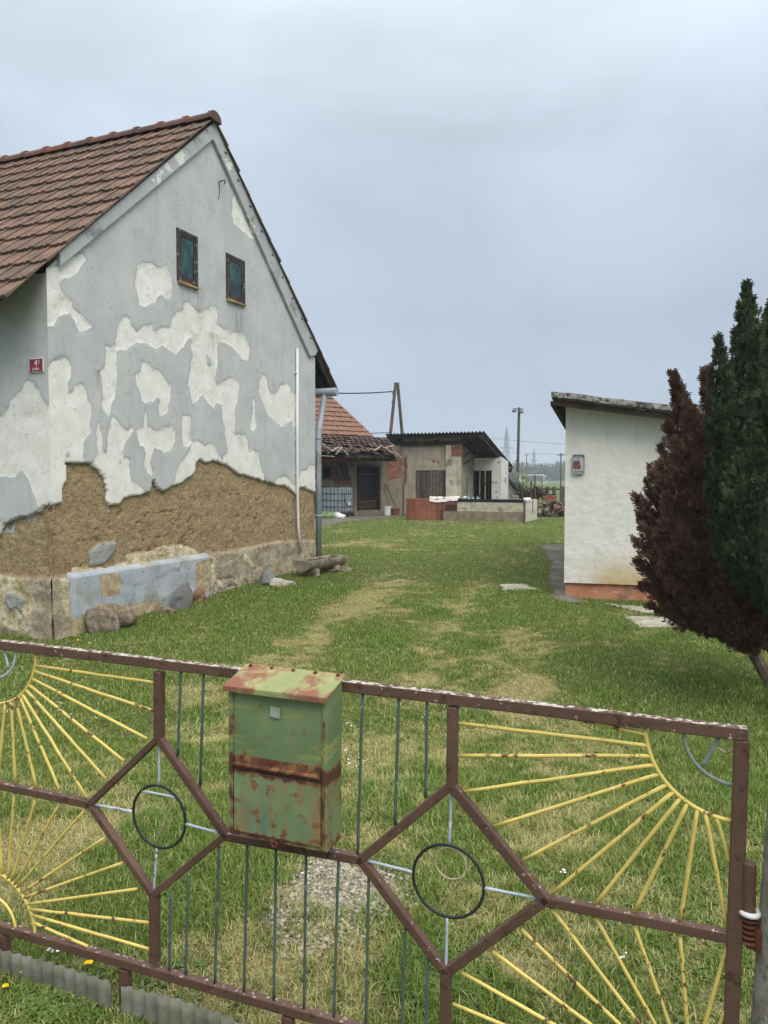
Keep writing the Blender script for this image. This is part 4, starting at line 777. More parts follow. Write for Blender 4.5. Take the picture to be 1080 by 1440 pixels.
for x0f, w_, dp, tn, tl_ in ((.10, .16, 2.02, .2, 0), (.34, .10, 1.98, .9, .02), (.52, .20, 2.06, .1, 0), (.68, .09, 1.97, .95, .0), (.86, .22, 2.03, .15, 0)):
    x = dq[0] + (dq[1] - dq[0]) * x0f; mb.beam((x, dp, .02), (x + tl_, dp, dq[3] * .98), w_, .025, (0, 1, 0), 0 if tn > .5 else 1, tn)
mb.beam((dq[0], 1.94, dq[3] * .78), (dq[1] - .2, 1.94, dq[3] * .80), .10, .02, (0, 1, 0), 1); mb.beam((dq[0] + .05, 1.93, .25), (dq[0] + .55, 1.90, dq[3] * .7), .07, .02, (0, 1, 0), 1)
mb.build('plank_door', [M_SHRD, M_WOODD], shed)
mb = MB()
for (a, b2) in ((sq(645, 643, -.15), sq(664, 622, -.15)), (sq(654, 652, .5), sq(668, 640, .5))):
    yy0 = -.15 if a[1] > 2.6 else .5; mb.beam((a[0], yy0, a[1]), (b2[0], yy0 + .3, b2[1]), .06, .06)
mb.build('braces', M_UNDER, shed)

# ------------------------------------------------------------------ things in the yard
ib = BARN.loc(on_ground(478, 727)); IBF = Frame(on_ground(481, 728), R(-25))
ibc = thing('water_tank', 'cubic white plastic water tank in a wire cage beside the barn door', 'water tank', IBF.o, IBF.rz)
LX, LY = 1.0, 1.0
mb = MB(); mb.box((-.5, .5, .66), (.98, .98, .98)); tank = mb.build('tank', vary('translucent_plastic', c(150, 160, 166), .14, 2.5, .4, .4, .1, 8, .01), ibc, bevel=.08)
mb = MB()
for i in range(7):
    f_ = -1 + i / 6
    for y in (-.01, 1.01): mb.tube([(f_, y, .14), (f_, y, 1.18)], .011, 5)
    for x in (.01, -1.01): mb.tube([(x, f_ + 1, .14), (x, f_ + 1, 1.18)], .011, 5)
for z in (.16, .42, .67, .92, 1.18): mb.tube([(-1.02, -.02, z), (.02, -.02, z), (.02, 1.02, z), (-1.02, 1.02, z), (-1.02, -.02, z)], .013, 5)
mb.build('cage', vary('dark_steel', c(60, 62, 64), .2, 9, .6, .4, .1), ibc)
mb = MB()
for y in (.05, .5, .95): mb.box((-.5, y, .11), (1.04, .12, .03)); mb.box((-.95, y, .045), (.12, .12, .09)); mb.box((-.05, y, .045), (.12, .12, .09)); mb.box((-.5, y, .045), (.12, .12, .09))
mb.build('pallet', vary('black_pallet', c(34, 34, 36), .2, 6, .8, .2, .1), ibc)
M_LABG = vary('grey_label', c(120, 132, 142), .1, 4, .5, .3, 0)
mb = MB(); mb.box((.032, .45, .70), (.004, .42, .34)); mb.build('label_plate', M_LABG, ibc); mb = MB(); mb.box((.036, .52, .52), (.004, .16, .14)); mb.build('label_plate', M_PVC, ibc, label='small white label plate')
mb = MB(); mb.lathe((-.5, .5, 1.15), [(.12, 0), (.12, .05), (.1, .06)], 16); mb.build('lid', vary('black_lid', c(30, 30, 32), .1, 5, .6, .3, 0), ibc)
# feed sack lying before the tank
bm = bmesh.new(); bmesh.ops.create_icosphere(bm, subdivisions=3, radius=1)
for v in bm.verts: v.co *= 1 + .22 * mnoise.noise(v.co * 2.2); v.co = Vector((v.co.x * .62, v.co.y * .3, max(v.co.z, -.3) * .2))
me = bpy.data.meshes.new('sack'); bm.to_mesh(me); bm.free()
g = G('sack_plastic', .5, .3); o = finish('sack', me, g.col(g.mix(g.ss(g.sep('X'), .2, .4), g.mix(g.ss(g.noise(6), .4, .6), c(82, 112, 62), c(120, 134, 104)), c(208, 206, 198))), None, True)
p_ = on_ground(462, 729); o.location = (p_.x, p_.y, p_.z + .07); tag(o, 'green and white sack lying on the pavement before the water tank', 'sack')
def bucket(name, label, cat, px, py, r0, r1, h, mat, rim=True):
    p_ = on_ground(px, py); b_ = thing(name, label, cat, p_)
    mb = MB(); mb.lathe((0, 0, 0), [(r0, 0), (r1, h), (r1 + .015, h), (r1 + .015, h + .02), (r1 - .012, h + .02), (r0 - .01, .03)], 20); mb.build('shell', mat, b_, smooth=False); return b_
bk = bucket('bucket', 'white plastic bucket by the barn wall right of the door', 'bucket', 544.5, 725, .14, .17, .36, M_PVC)
mb = MB(); mb.torus((0, 0, .36), (1, 0, 0), (0, .8, -.55), .18, .006, 20, 5, 0, 0, math.pi); mb.build('handle', M_ZINC, bk)
bucket('flower_pot', 'brown clay pot on the ground right of the white bucket', 'pot', 556, 725, .15, .19, .27, vary('brown_clay', c(112, 76, 60), .2, 6, .9, .1, .2))
p0, p1 = BARN.px(543, 680, -.15), BARN.px(562, 715, -.55)
mb = MB(); mb.tube([BARN.w(p0[0], -.08, p0[1]), BARN.w(p1[0], -.5, .03)], .022, 6); tag(mb.build('leaning_stick', M_WOODG), 'long thin stick leaning on the barn wall above the white bucket', 'stick')
p_ = on_ground(567, 727); mb = MB(); mb.box((p_.x, p_.y, p_.z + .62), (.09, .09, 1.3), None); tag(mb.build('wooden_post', M_WOODG), 'short grey wooden post standing at the left end of the brick stack', 'post')

# stack of hollow bricks: every brick an object of its own
M_HB = vary('hollow_brick', c(156, 106, 86), .18, 9, .92, .1, .3, 50, .004, tone=(c(190, 180, 175), c(255, 250, 245)))
M_HBD = vary('brick_hollow', c(70, 40, 32), .2, 9, .95, .05, 0)
def brick_mesh(tone):
    mb = MB(); mb.box((0, 0, .1925), (.17, .24, .383), None, 0, tone)
    for i in range(3):
        mb.box((-.05 + i * .05, -.1205, .1925), (.012, .003, .37), None, 1)
    for i in range(2):
        for j in range(3): mb.box((-.04 + i * .08, -.07 + j * .07, .384), (.05, .045, .006), None, 1)
    return mb
BST = Frame(on_ground(571, 731), R(-4))
bm0 = [brick_mesh(t_).build('hollow_brick', [M_HB, M_HBD]) for t_ in (.1, .4, .65, .95)]
first = {}
k_ = 0
for zz in range(2):
    for yy_ in range(2):
        for i in range(14):
            if zz == 1 and i > 11: continue
            src = bm0[k_ % 4] if k_ < 4 else bm0[random.randrange(4)]
            o = src if k_ < 4 else src.copy()
            if k_ >= 4: COL.objects.link(o)
            o.location = BST.w(.09 + i * .175, .12 + yy_ * .25, .005 + zz * .388) + Vector((0, random.uniform(-.008, .008), 0)); o.rotation_euler = (0, 0, BST.rz + random.uniform(-.02, .02)); o.scale = (1, 1, 1)
            tag(o, 'orange hollow clay brick standing upright in the two layer stack before the shed', 'brick', 'hollow bricks in the stack before the shed'); k_ += 1
# crumpled white sheet over the stack
X, Y = np.meshgrid(np.linspace(.85, 2.2, 60), np.linspace(-.05, .5, 24)); Zs = .79 + .07 * fbm(X * 4, Y * 5, 3) + .05 * np.abs(fbm(X * 9, Y * 9, 6) - .5)
Zs = Zs + .10 * (fbm(X * 2.5, Y * 3, 9) - .5); ed = np.clip((.02 - Y) / .08, 0, 1); Zs = Zs - ed * (.12 + .12 * fbm(X * 5, X * 0, 4))
o = grid_obj('plastic_sheet', X, Y, Zs, vary('dirty_white_sheet', c(196, 188, 180), .12, 7, .6, .3, .3, 20, .01), keep=(fbm(X * 3, Y * 4, 17)[:-1, :-1] > .36)); o.location = BST.o; o.rotation_euler = (0, 0, BST.rz)
tag(o, 'crumpled dirty white sheet draped over the brick stack', 'sheet')

# raised bed of planks
BD = Frame(on_ground(623, 732), R(-23)); 
bdx = BD.px(737, 715, 0)[0]
bed = thing('raised_bed', 'long raised garden bed walled with weathered concrete planks', 'raised bed', BD.o, BD.rz)
M_BEDP = vary('weathered_plank', c(178, 172, 150), .18, 5, .92, .1, .4, 30, .006, dirt=c(108, 102, 84), dscale=4, dth=(.5, .7))
mb = MB(); mb.box((bdx / 2, .03, .17), (bdx, .05, .34)); mb.build('lower_plank', vary('brown_grey_plank', c(134, 122, 104), .2, 5, .92, .1, .4, 30, .006, dirt=c(112, 104, 92), dth=(.5, .7)), bed)
mb = MB(); mb.box(((bdx + .52) / 2, .034, .505), (bdx - .52, .05, .32)); mb.build('upper_plank', M_BEDP, bed)
mb = MB(); mb.box((bdx - .0, 1.05, .20), (.05, 2.0, .40)); mb.build('end_plank', vary('pale_end_plank', c(184, 178, 162), .15, 5, .92, .1, .4), bed); mb = MB(); mb.box((bdx - .002, 1.05, .575), (.05, 2.0, .34)); mb.build('end_plank', vary('white_end_plank', c(196, 192, 182), .15, 5, .92, .1, .4), bed)
mb = MB(); mb.box((bdx + .02, .0, .36), (.05, .06, .74)); mb.box((bdx + .02, 1.25, .5), (.05, .06, .50)); mb.build('stake', M_WOODG, bed)
mb = MB(); mb.box(((bdx + .5) / 2, .08, .72), (bdx - .55, .04, .12)); mb.build('liner', vary('black_liner', c(26, 26, 30), .2, 5, .5, .3, 0), bed)
mb = MB(); mb.box((bdx / 2, 1.0, .3), (bdx - .1, 1.8, .55)); mb.build('soil', vary('bed_soil', c(70, 56, 44), .3, 9, .95, .1, .5), bed)
p_ = BD.w(bdx - .02, .12, .74); mb = MB(); mb.tube([p_ + BD.ey * (i * .10) + Vector((0, 0, .04 * math.sin(i * 1.7))) for i in range(9)], .07, 8); tag(mb.build('cloth_bundle', vary('white_cloth', c(206, 200, 188), .1, 9, .9, .1, .3)), 'white cloth bundle lying on the end of the raised bed', 'cloth')
mb = MB()
for i in range(4):
    x = .65 + i * .17; mb.lathe((x, .4, .55), [(.02, 0), (.05, .02), (.055, .22), (.02, .3), (.018, .34)], 8)
o = mb.build('plastic_bottles', vary('green_bottle', c(120, 150, 140), .2, 9, .3, .4, 0)); o.location = BD.o; o.rotation_euler = (0, 0, BD.rz); tag(o, 'pale green bottles standing upside down in the left end of the raised bed', 'bottles')
for (x_, y0_, y1_, r_, lb) in ((657, 672, 718, .022, 'thin cane standing at the left part of the raised bed'), (735, 682, 712, .028, 'grey garden stake just left of the bed corner'), (747, 676, 714, .035, 'thicker grey garden stake in the middle of the bed end'), (752.5, 668, 716, .03, 'tallest pale garden stake at the rear of the bed end')):
    a = at(x_, y1_, 28.8); b2 = at(x_ - .3, y0_, 28.8); mb = MB(); mb.tube([a, b2], r_, 6); tag(mb.build('garden_stake', M_WOODG), lb, 'stake', 'stakes in the raised bed')
# rubble wall, brushwood, pots, fence
RB = Frame(on_ground(752, 727), R(-4)); rub = thing('rubble_wall', 'low dry wall of brown rubble stones at the end of the lawn', 'wall', RB.o, RB.rz)
mb = MB()
for i in range(230):
    x = random.uniform(0, 4.2); z = random.uniform(.0, .60); y = random.uniform(-.05, .35); s = random.uniform(.05, .13)
    M_ = Matrix.Rotation(random.uniform(0, 6), 3, 'X') @ Matrix.Rotation(random.uniform(0, 6), 3, 'Z'); mb.box((x, y + z * .3, z), (s * 1.7, s * 1.2, s), M_, 0, random.random(), s * .25)
mb.box((2.1, .5, .28), (4.2, .5, .56)); mb.build('stones', vary('rubble', c(128, 120, 108), .3, 4, .95, .1, .4, 20, .01, tone=(c(130, 126, 120), c(255, 250, 244))), rub)
for (a, b2, lb) in (((775, 725), (785, 706), 'brown board leaning steeply on the rubble wall'), ((780, 716), (791, 712), 'reddish board lying across the rubble wall')):
    mb = MB(); mb.beam(at(*a, 29.5), at(*b2, 29.7), .14, .03, (0, 1, 0)); tag(mb.build('loose_board', vary('rusty_board', c(110, 76, 62), .25, 6, .9, .1, .3)), lb, 'board')
mb = MB()
for i in range(150):
    x = random.gauss(749, 9); y = 701 - abs(random.gauss(0, 4)); p_ = at(x, y, random.uniform(33, 36)); a = random.uniform(0, 3.14); l = random.uniform(.2, .7); d = Vector((math.cos(a), random.uniform(-.4, .4), math.sin(a) * .7)) * l
    q = [p_, p_ + d * .5 + Vector((0, 0, random.uniform(-.1, .12))), p_ + d]; mb.tube([Vector((v.x, v.y, max(.22, v.z))) for v in q], [random.uniform(.012, .04), .02, .006], 5)
for (a, b2) in (((755, 693), (768, 700)), ((753, 684), (767, 697)), ((730, 682), (742, 700))): mb.tube([at(*a, 33.5), at(*b2, 33)], [.06, .04], 6)
tag(mb.build('brushwood_pile', vary('dark_branch', c(54, 46, 40), .3, 9, .95, .1, .3)), 'tangled dark pile of cut branches behind the raised bed', 'brushwood')
for x_, lb in ((768, 'terracotta trough pot nearer the brushwood pile'), (777.5, 'terracotta trough pot nearer the white outbuilding')):
    p_ = at(x_, 704, 31.5); pt = thing('planter', lb, 'planter', (p_.x, p_.y, p_.z)); mb = MB()
    mb.add([(-.11, -.08, 0), (.11, -.08, 0), (.11, .08, 0), (-.11, .08, 0), (-.14, -.1, .17), (.14, -.1, .17), (.14, .1, .17), (-.14, .1, .17)], [(0, 3, 2, 1), (0, 1, 5, 4), (1, 2, 6, 5), (2, 3, 7, 6), (3, 0, 4, 7), (4, 5, 6, 7)]); mb.build('pot', vary('terracotta', c(150, 94, 74), .15, 8, .85, .1, .2), pt)
    mb = MB(); mb.box((0, 0, .18), (.30, .22, .035)); mb.build('rim', vary('terracotta_rim', c(158, 104, 82), .15, 8, .85, .1, .2), pt)
# fence between yard and field
fen = thing('field_fence', 'weathered post and rail fence between the yard and the playing field', 'fence', at(772, 700, 40).xy.to_3d() + Vector((0, 0, .2)))
for x_ in (755, 769.5, 779, 790.5, 801): 
    b2 = at(x_, 706, 40); b2.z = .1; o_ = b2 - fen.location; mb = MB(); mb.box((o_.x, o_.y, .5), (.22 if x_ > 785 else .16, .16, 1.15)); mb.build('post', M_WOODG, fen)
mb = MB(); a = at(740, 688, 40.12) - fen.location; b2 = at(830, 688, 40.12) - fen.location; mb.beam(a, b2, .09, .05); mb.build('rail', M_WOODG, fen)
# far little hut right of the shed
HU = Frame(at(706, 700, 40).xy.to_3d() + Vector((0, 0, .2)), R(-18)); hut = thing('small_hut', 'small grey hut with a dark lean-to roof behind the shed', 'hut', HU.o, HU.rz)
q0 = HU.px(713, 666, 0); q1 = HU.px(727, 692, 0); mb = MB(); mb.prism([(0, -.1), (q1[0], -.1), (q1[0], q1[1] - .05), (HU.px(716, 676, 0)[0], HU.px(716, 676, 0)[1] - .1), (0, q0[1] - .3)], 0, 2.5); mb.build('wall', vary('grey_hut_wall', c(158, 154, 146), .15, 3, .9, .1, .3), hut)
mb = MB(); a = HU.px(712, 672, -.2); b2 = HU.px(729, 690, -.2); mb.beam((a[0], 1.2, a[1] + .05), (b2[0], 1.2, b2[1] + .05), 2.9, .08, (0, 1, 0)); mb.build('roof', M_CORR, hut)
mb = MB(); a = HU.px(713, 664, -.05); mb.box((a[0] + .25, .2, a[1] - .25), (.6, .3, .5)); mb.build('board', vary('grey_hut_board', c(120, 124, 126), .15, 3, .8, .1, .2), hut)
mb = MB()
for i in range(9):
    x = 715 + i * 2.6; p_ = at(x, 699, 37); mb.box((p_.x, p_.y, .2 + .2), (random.uniform(.2, .4), .4, random.uniform(.25, .55)), None, 0, .5, .04)
tag(mb.build('junk_heap', vary('black_junk', c(36, 36, 42), .3, 5, .7, .2, .2)), 'low heap of dark junk in front of the small hut', 'junk')

# ------------------------------------------------------------------ poles, pylons, goal, forest
M_POLE = vary('pole_wood', c(92, 84, 78), .2, 4, .9, .1, .3)
apole = thing('power_pole', 'wooden A shaped power pole rising behind the shed roof', 'power pole', at(557, 700, 50).xy.to_3d() + Vector((0, 0, .2)))
tp_ = at(556.5, 538, 50) - apole.location
for xb in (545, 569):
    b2 = at(xb, 650, 50 + (1 if xb > 560 else 0)) - apole.location; tt = Vector((tp_.x + (.0 if xb < 560 else .12), b2.y * .0 + tp_.y, tp_.z)); d = (b2 - tt); e = tt + d * ((tt.z + .3) / -d.z)
    mb = MB(); mb.tube([e, tt], [.12, .10], 10); mb.build('leg', M_POLE, apole)
mb = MB(); mb.lathe((tp_.x - .18, tp_.y, tp_.z - .75), [(.04, 0), (.07, .05), (.03, .1)], 8); mb.lathe((tp_.x - .22, tp_.y, tp_.z - 1.3), [(.04, 0), (.07, .05), (.03, .1)], 8); mb.build('insulators', M_BLACK, apole)
def wire(name, label, pts, r, sag=0):
    q = [pts[0].lerp(pts[1], i / 12) - Vector((0, 0, sag * 4 * (i / 12) * (1 - i / 12))) for i in range(13)]
    mb = MB(); mb.tube(q, r, 5); return tag(mb.build(name, M_BLACK), label, 'wire')
wire('overhead_wire', 'upper twisted cable running from the A shaped pole to the peeling house', (at(395, 548, 40), at(552.5, 550.5, 50)), .035, .15)
wire('overhead_wire', 'lower cable passing just above the shed roof to the A shaped pole', (at(440, 606, 45), at(548, 608, 50)), .022, .1)
lp_ = thing('lamp_pole', 'tall wooden pole with two round lamps beyond the raised bed', 'lamp post', at(727, 705, 45).xy.to_3d() + Vector((0, 0, .1)))
a = at(730, 573, 45) - lp_.location; mb = MB(); mb.tube([Vector((0, 0, 0)), a], [.10, .075], 10); mb.build('pole', M_POLE, lp_)
mb = MB(); b2 = at(722, 575.5, 45) - lp_.location; mb.beam(b2 + Vector((0, 0, .03)), a + Vector((.25, 0, -.1)), .06, .06); mb.build('arm', M_POLE, lp_)
for x_, y_ in ((723, 577.5), (733, 579)):
    q = at(x_, y_, 44.8) - lp_.location; mb = MB(); mb.lathe(q, [(.05, .10), (.09, .08), (.14, -.02), (.12, -.08), (.02, -.10)], 12); mb.build('lamp', vary('grey_lamp', c(96, 98, 104), .1, 5, .5, .4, 0), lp_)
def pylon(px, pt, Y, label, wbase):
    top = at(px, pt, Y); o = thing('pylon', label, 'pylon', (top.x, top.y, .2), R(20), 'lattice pylons beyond the forest'); H = top.z - .2; mb = MB()
    prof = [(0, wbase), (H * .55, wbase * .42), (H * .85, wbase * .2), (H, wbase * .03)]
    def wd(z):
        for (z0, w0), (z1, w1) in zip(prof, prof[1:]):
            if z <= z1 + 1e-6: return w0 + (w1 - w0) * (z - z0) / (z1 - z0)
        return .05
    zs_ = [0, .14, .26, .37, .47, .55, .63, .70, .77, .83, .89, .94, 1]
    r = .16 * Y / 400
    for z0, z1 in zip(zs_, zs_[1:]):
        w0, w1 = wd(z0 * H), wd(z1 * H)
        for s in (-1, 1):
            for q in (-1, 1):
                mb.tube([(s * w0, q * w0, z0 * H), (s * w1, q * w1, z1 * H)], r, 4)
            mb.tube([(s * w0, -w0, z0 * H), (-s * w1, -w1, z1 * H)], r * .6, 4); mb.tube([(s * w0, w0, z0 * H), (-s * w1, w1, z1 * H)], r * .6, 4); mb.tube([(-w1, s * w1, z1 * H), (w1, s * w1, z1 * H)], r * .6, 4)
    mb.build('tower', M_PYL, o)
    for z, l in ((.62, .22), (.80, .13)):
        m2 = MB()
        for s in (-1, 1): m2.tube([(0, 0, (z + .03) * H), (s * l * H * .6, 0, z * H)], r, 4); m2.tube([(0, 0, z * H - .5), (s * l * H * .6, 0, z * H)], r * .8, 4)
        m2.build('crossarm', M_PYL, o)
    return o
M_PYL = vary('galvanised', c(120, 126, 134), .05, 1, .6, .3, 0)
pylon(712.5, 601, 420, 'nearer and taller lattice pylon left of the lamp pole', 2.6); pylon(751, 631, 700, 'smaller distant lattice pylon right of the lamp pole', 2.6)
for i, (ya, yb2, lb) in enumerate(((616, 627, 'upper power line beyond the forest'), (634, 640, 'lower power line beyond the forest'))):
    wire('power_line', lb, (at(690, ya, 430), at(840, yb2, 400)), .10 if i == 0 else .07, .5)
for x_, y_, Y, lb in ((789, 637, 95, 'dark wooden pole beside the white outbuilding corner'), (740.5, 638, 160, 'thin distant pole left of the smaller pylon')):
    mb = MB(); a = at(x_, y_, Y); mb.tube([Vector((a.x, a.y, .1)), a], [.11 if Y < 100 else .10, .08], 8); mb.beam(a + Vector((-.5, 0, -.25)), a + Vector((.5, 0, -.25)), .1, .1); tag(mb.build('utility_pole', M_POLE), lb, 'pole')
gl_ = thing('football_goal', 'white football goal at the far end of the playing field', 'goal', at(748, 680, 215).xy.to_3d() + Vector((0, 0, .2)))
M_GOAL = vary('goal_white', c(226, 228, 228), .03, 3, .5, .3, 0); gy = gl_.location.y
xa = at(731, 668, 215).x - gl_.location.x; xb = at(765, 668, 215).x - gl_.location.x
mb = MB(); mb.box(((xa + xb) / 2, 0, 2.5), (xb - xa + .2, .16, .2)); mb.build('crossbar', M_GOAL, gl_)
for x in (xa, xb): mb = MB(); mb.box((x, 0, 1.2), (.2, .16, 2.4)); mb.build('post', M_GOAL, gl_)
xc = at(769.5, 668, 217).x - gl_.location.x; mb = MB(); mb.tube([(xb, 0, 2.5), (xc, 3, 2.4), (xc, 3, 0)], .07, 5); mb.tube([(xa, 0, 2.5), (xa + .8, 3, 2.4), (xa + .8, 3, 0)], .07, 5); mb.build('net_frame', M_GOAL, gl_)
mb = MB()
a = at(725, 677.6, 225); b2 = at(800, 677.6, 225); mb.beam(a, b2, .5, .3); tag(mb.build('field_barrier', vary('grey_barrier', c(150, 156, 150), .1, 1, .8, .1, 0)), 'long low pale barrier along the far edge of the playing field', 'barrier')
# forest: one far mass of leaf clumps
mb = MB(); nv = []; nf = 0
M_FOR = vary('forest_leaf', c(88, 102, 64), .3, .15, .8, .1, 0, tone=(c(120, 140, 130), c(255, 255, 235)))
for i in range(420):
    Y = random.uniform(400, 470); x = random.uniform(0, 190); H = random.uniform(7.0, 12.0) + 1.5 * math.sin(x * .13); rr = random.uniform(2.4, 4.6); tn = random.random()
    for _ in range(150):
        d = Vector((random.gauss(0, 1), random.gauss(0, 1), random.gauss(0, 1))).normalized() * (random.random() ** .4); p_ = Vector((x + d.x * rr, Y + d.y * rr, H * .52 + d.z * H * .5)); s = random.uniform(.25, .6)
        u = Vector((random.gauss(0, 1), random.gauss(0, 1), random.gauss(0, 1))).normalized() * s; v = u.cross(Vector((random.gauss(0, 1), random.gauss(0, 1), random.gauss(0, 1)))).normalized() * s
        mb.add([p_ - u, p_ + v, p_ + u, p_ - v], [(0, 1, 2, 3)], 0, min(1, max(0, tn * .7 + random.uniform(-.1, .4))))
    mb.tube([(x, Y, 0), (x, Y, H * .8)], .25, 4, 1)
tag(mb.build('forest', [M_FOR, M_POLE]), 'pale spring forest edge far beyond the playing field', 'forest', kind='stuff')
# young saplings with pale leaves behind the bed
for k_, (x_, y_, Y, lb) in enumerate(((733, 665, 36, 'leafy sapling beside the lamp pole base'), (741, 672, 35, 'thin sapling just right of the lamp pole'), (763, 676, 36, 'bare thin sapling behind the brushwood pile'))):
    t0 = at(x_, 706, Y); t0.z = .2; tp2 = at(x_ + random.uniform(-3, 3), y_, Y); s_ = thing('sapling', lb, 'sapling', t0); mb = MB(); d = tp2 - t0; lf = MB(); mb.tube([Vector(), d * .5 + Vector((.05, 0, 0)), d], [.03, .02, .006], 5)
    for i in range(16):
        f_ = random.uniform(.25, 1); a = random.uniform(0, 6.28); b2 = d * f_; e = b2 + Vector((math.cos(a), math.sin(a), random.uniform(.2, 1))) * random.uniform(.15, .4); mb.tube([b2, e], [.009, .003], 4)
        for _ in range(7 if k_ < 2 else 2):
            q = b2.lerp(e, random.random()) + Vector((random.gauss(0, .04), random.gauss(0, .04), random.gauss(0, .04))); u = Vector((random.gauss(0, 1), random.gauss(0, 1), random.gauss(0, 1))).normalized() * .045; v = u.orthogonal() * .6; lf.add([q - u, q + v, q + u, q - v], [(0, 1, 2, 3)], 0, random.random())
    mb.build('trunk', M_POLE, s_); lf.build('crown', vary('pale_leaf', c(120, 136, 70), .2, 5, .7, .2, 0), s_)
# ------------------------------------------------------------------ white outbuilding
wq = lambda x, y, o=0: WH.px(x, y, o)
out = thing('white_outbuilding', 'low white outbuilding with a flat sloping roof slab and orange plinth', 'outbuilding', WH.o, WH.rz)
zt_l = wq(793, 578)[1]; zpl = wq(793, 819)[1]; pA = wq(775, 552, -.35); pB = wq(942, 572, -.35)
W_ = 4.6; sl_r = (pB[1] - pA[1]) / (pB[0] - pA[0])
def roofz(x): return pA[1] + sl_r * (x - pA[0])
g = G('white_roughcast', .92, .15); z_ = g.sep('Z'); x_ = g.sep('X'); n1 = g.noise(3, 6, .65); k = g.mix(g.ss(n1, .3, .7), c(216, 213, 202), c(226, 224, 214))
k = g.mix(g.math('MULTIPLY', g.ss(g.noise(1.6, 5, .6, g.mapv((5, 5, .6))), .52, .75), .35), k, c(186, 186, 176))
dmp = g.math('MULTIPLY', g.math('SUBTRACT', 1.0, g.ss(g.math('ADD', z_, g.math('MULTIPLY', g.noise(2.2, 5), .35)), zpl + .12, zpl + .62)), g.math('MULTIPLY', g.ss(x_, .1, .7), g.math('SUBTRACT', 1.0, g.ss(x_, 1.4, 2.4)))); k = g.mix(g.math('MULTIPLY', dmp, .95), k, c(192, 166, 110))
k = g.mix(g.ss(g.noise(30, 3), .76, .78), k, c(120, 118, 112)); g.bump(g.noise(55, 5, .7), .75, .012); M_ROUGH = g.col(k)
def ptop(off=0): return [(0, zpl), (W_, zpl), (W_, roofz(W_) - .16), (0, roofz(0) - .16)]
X, Z = np.meshgrid(np.linspace(0, W_, 160), np.linspace(0, 1, 90)); top = roofz(X) - .1; ZZ = zpl + (top - zpl) * Z
YY = -.0 - .012 * (fbm(X * 1.3, ZZ * 1.3, 4) - .5) - .012 * (fbm(X * 26, ZZ * 26, 14, 2) - .5); YY[0] += 0
grid_obj('wall', X, YY - .015, ZZ, M_ROUGH, out)
mb = MB(); mb.prism([(0.01, zpl), (W_, zpl), (W_, roofz(W_) - .12), (0.01, roofz(0) - .12)], .0, 6); mb.build('rear_wall', M_ROUGH, out)
g = G('orange_plinth', .92, .12); k = g.mix(g.ss(g.noise(4, 6, .65), .35, .65), c(174, 114, 84), c(188, 136, 108)); k = g.mix(g.ss(g.math('ADD', g.sep('Z'), g.math('MULTIPLY', g.noise(5, 5), .2)), zpl - .10, zpl - .28), k, c(128, 92, 78)) if False else g.mix(g.ss(g.noise(2.2, 6, .7), .55, .68), k, c(140, 108, 94))
k = g.mix(g.ss(g.noise(3.2, 5, .65, g.mapv((1, 1, 4))), .64, .66), k, c(190, 180, 172)); g.bump(g.noise(30, 5, .65), .6, .012); M_OR = g.col(k)
mb = MB(); mb.box((W_ / 2 + .0, 3.02, zpl / 2 - .11), (W_ - .03, 6.0, zpl + .2)); mb.build('plinth', M_OR, out)
g = G('lichen_slab', .95, .1); k = g.mix(g.ss(g.noise(9, 6, .7), .4, .6), c(166, 164, 158), c(112, 110, 104)); k = g.mix(g.ss(g.noise(16, 6, .75), .52, .56), k, c(66, 64, 60)); g.bump(g.noise(30, 5), .5, .01); M_SLAB = g.col(k)
a0 = pA[0]; L2 = W_ + .3
mb = MB(); n = 40
for i in range(n):      # the slab edge wanders a little
    xa = a0 + (L2 - a0) * i / n; xb = a0 + (L2 - a0) * (i + 1) / n; j0 = .012 * mnoise.noise((xa * 3, 0, 0)); j1 = .012 * mnoise.noise((xb * 3, 0, 0))
    mb.prism([(xa, roofz(xa) - .05 + j0), (xb, roofz(xb) - .05 + j1), (xb, roofz(xb) + .02 + j1), (xa, roofz(xa) + .02 + j0)], -.35, 6.4)
mb.build('roof', M_SLAB, out)
mb = MB(); mb.beam((a0 + .03, -.30, roofz(a0) - .13), (a0 + .03, 6.3, roofz(a0) - .13), .05, .08); mb.beam((a0 + .02, -.28, roofz(a0) - .12), (W_, -.28, roofz(W_) - .12), .05, .07, (0, 1, 0))
for y in (0.05, 1.2, 2.4, 3.6): mb.beam((a0 + .06, y, roofz(a0) - .15), (.05, y, roofz(0) - .15), .08, .12)
mb.build('rafters', M_UNDER, out)
lx, lz = wq(902, 578, -.12); lampo = MB(); lampo.box((lx, -.20, lz + .02), (.09, .12, .08)); fl = lampo.build('floodlight', vary('grey_floodlight', c(110, 112, 112), .1, 5, .5, .4, 0), out, bevel=.006); mb = MB(); mb.box((lx, -.262, lz + .02), (.07, .006, .06)); mb.build('lens', vary('lamp_lens', c(150, 154, 156), .1, 5, .15, .5, 0), fl)
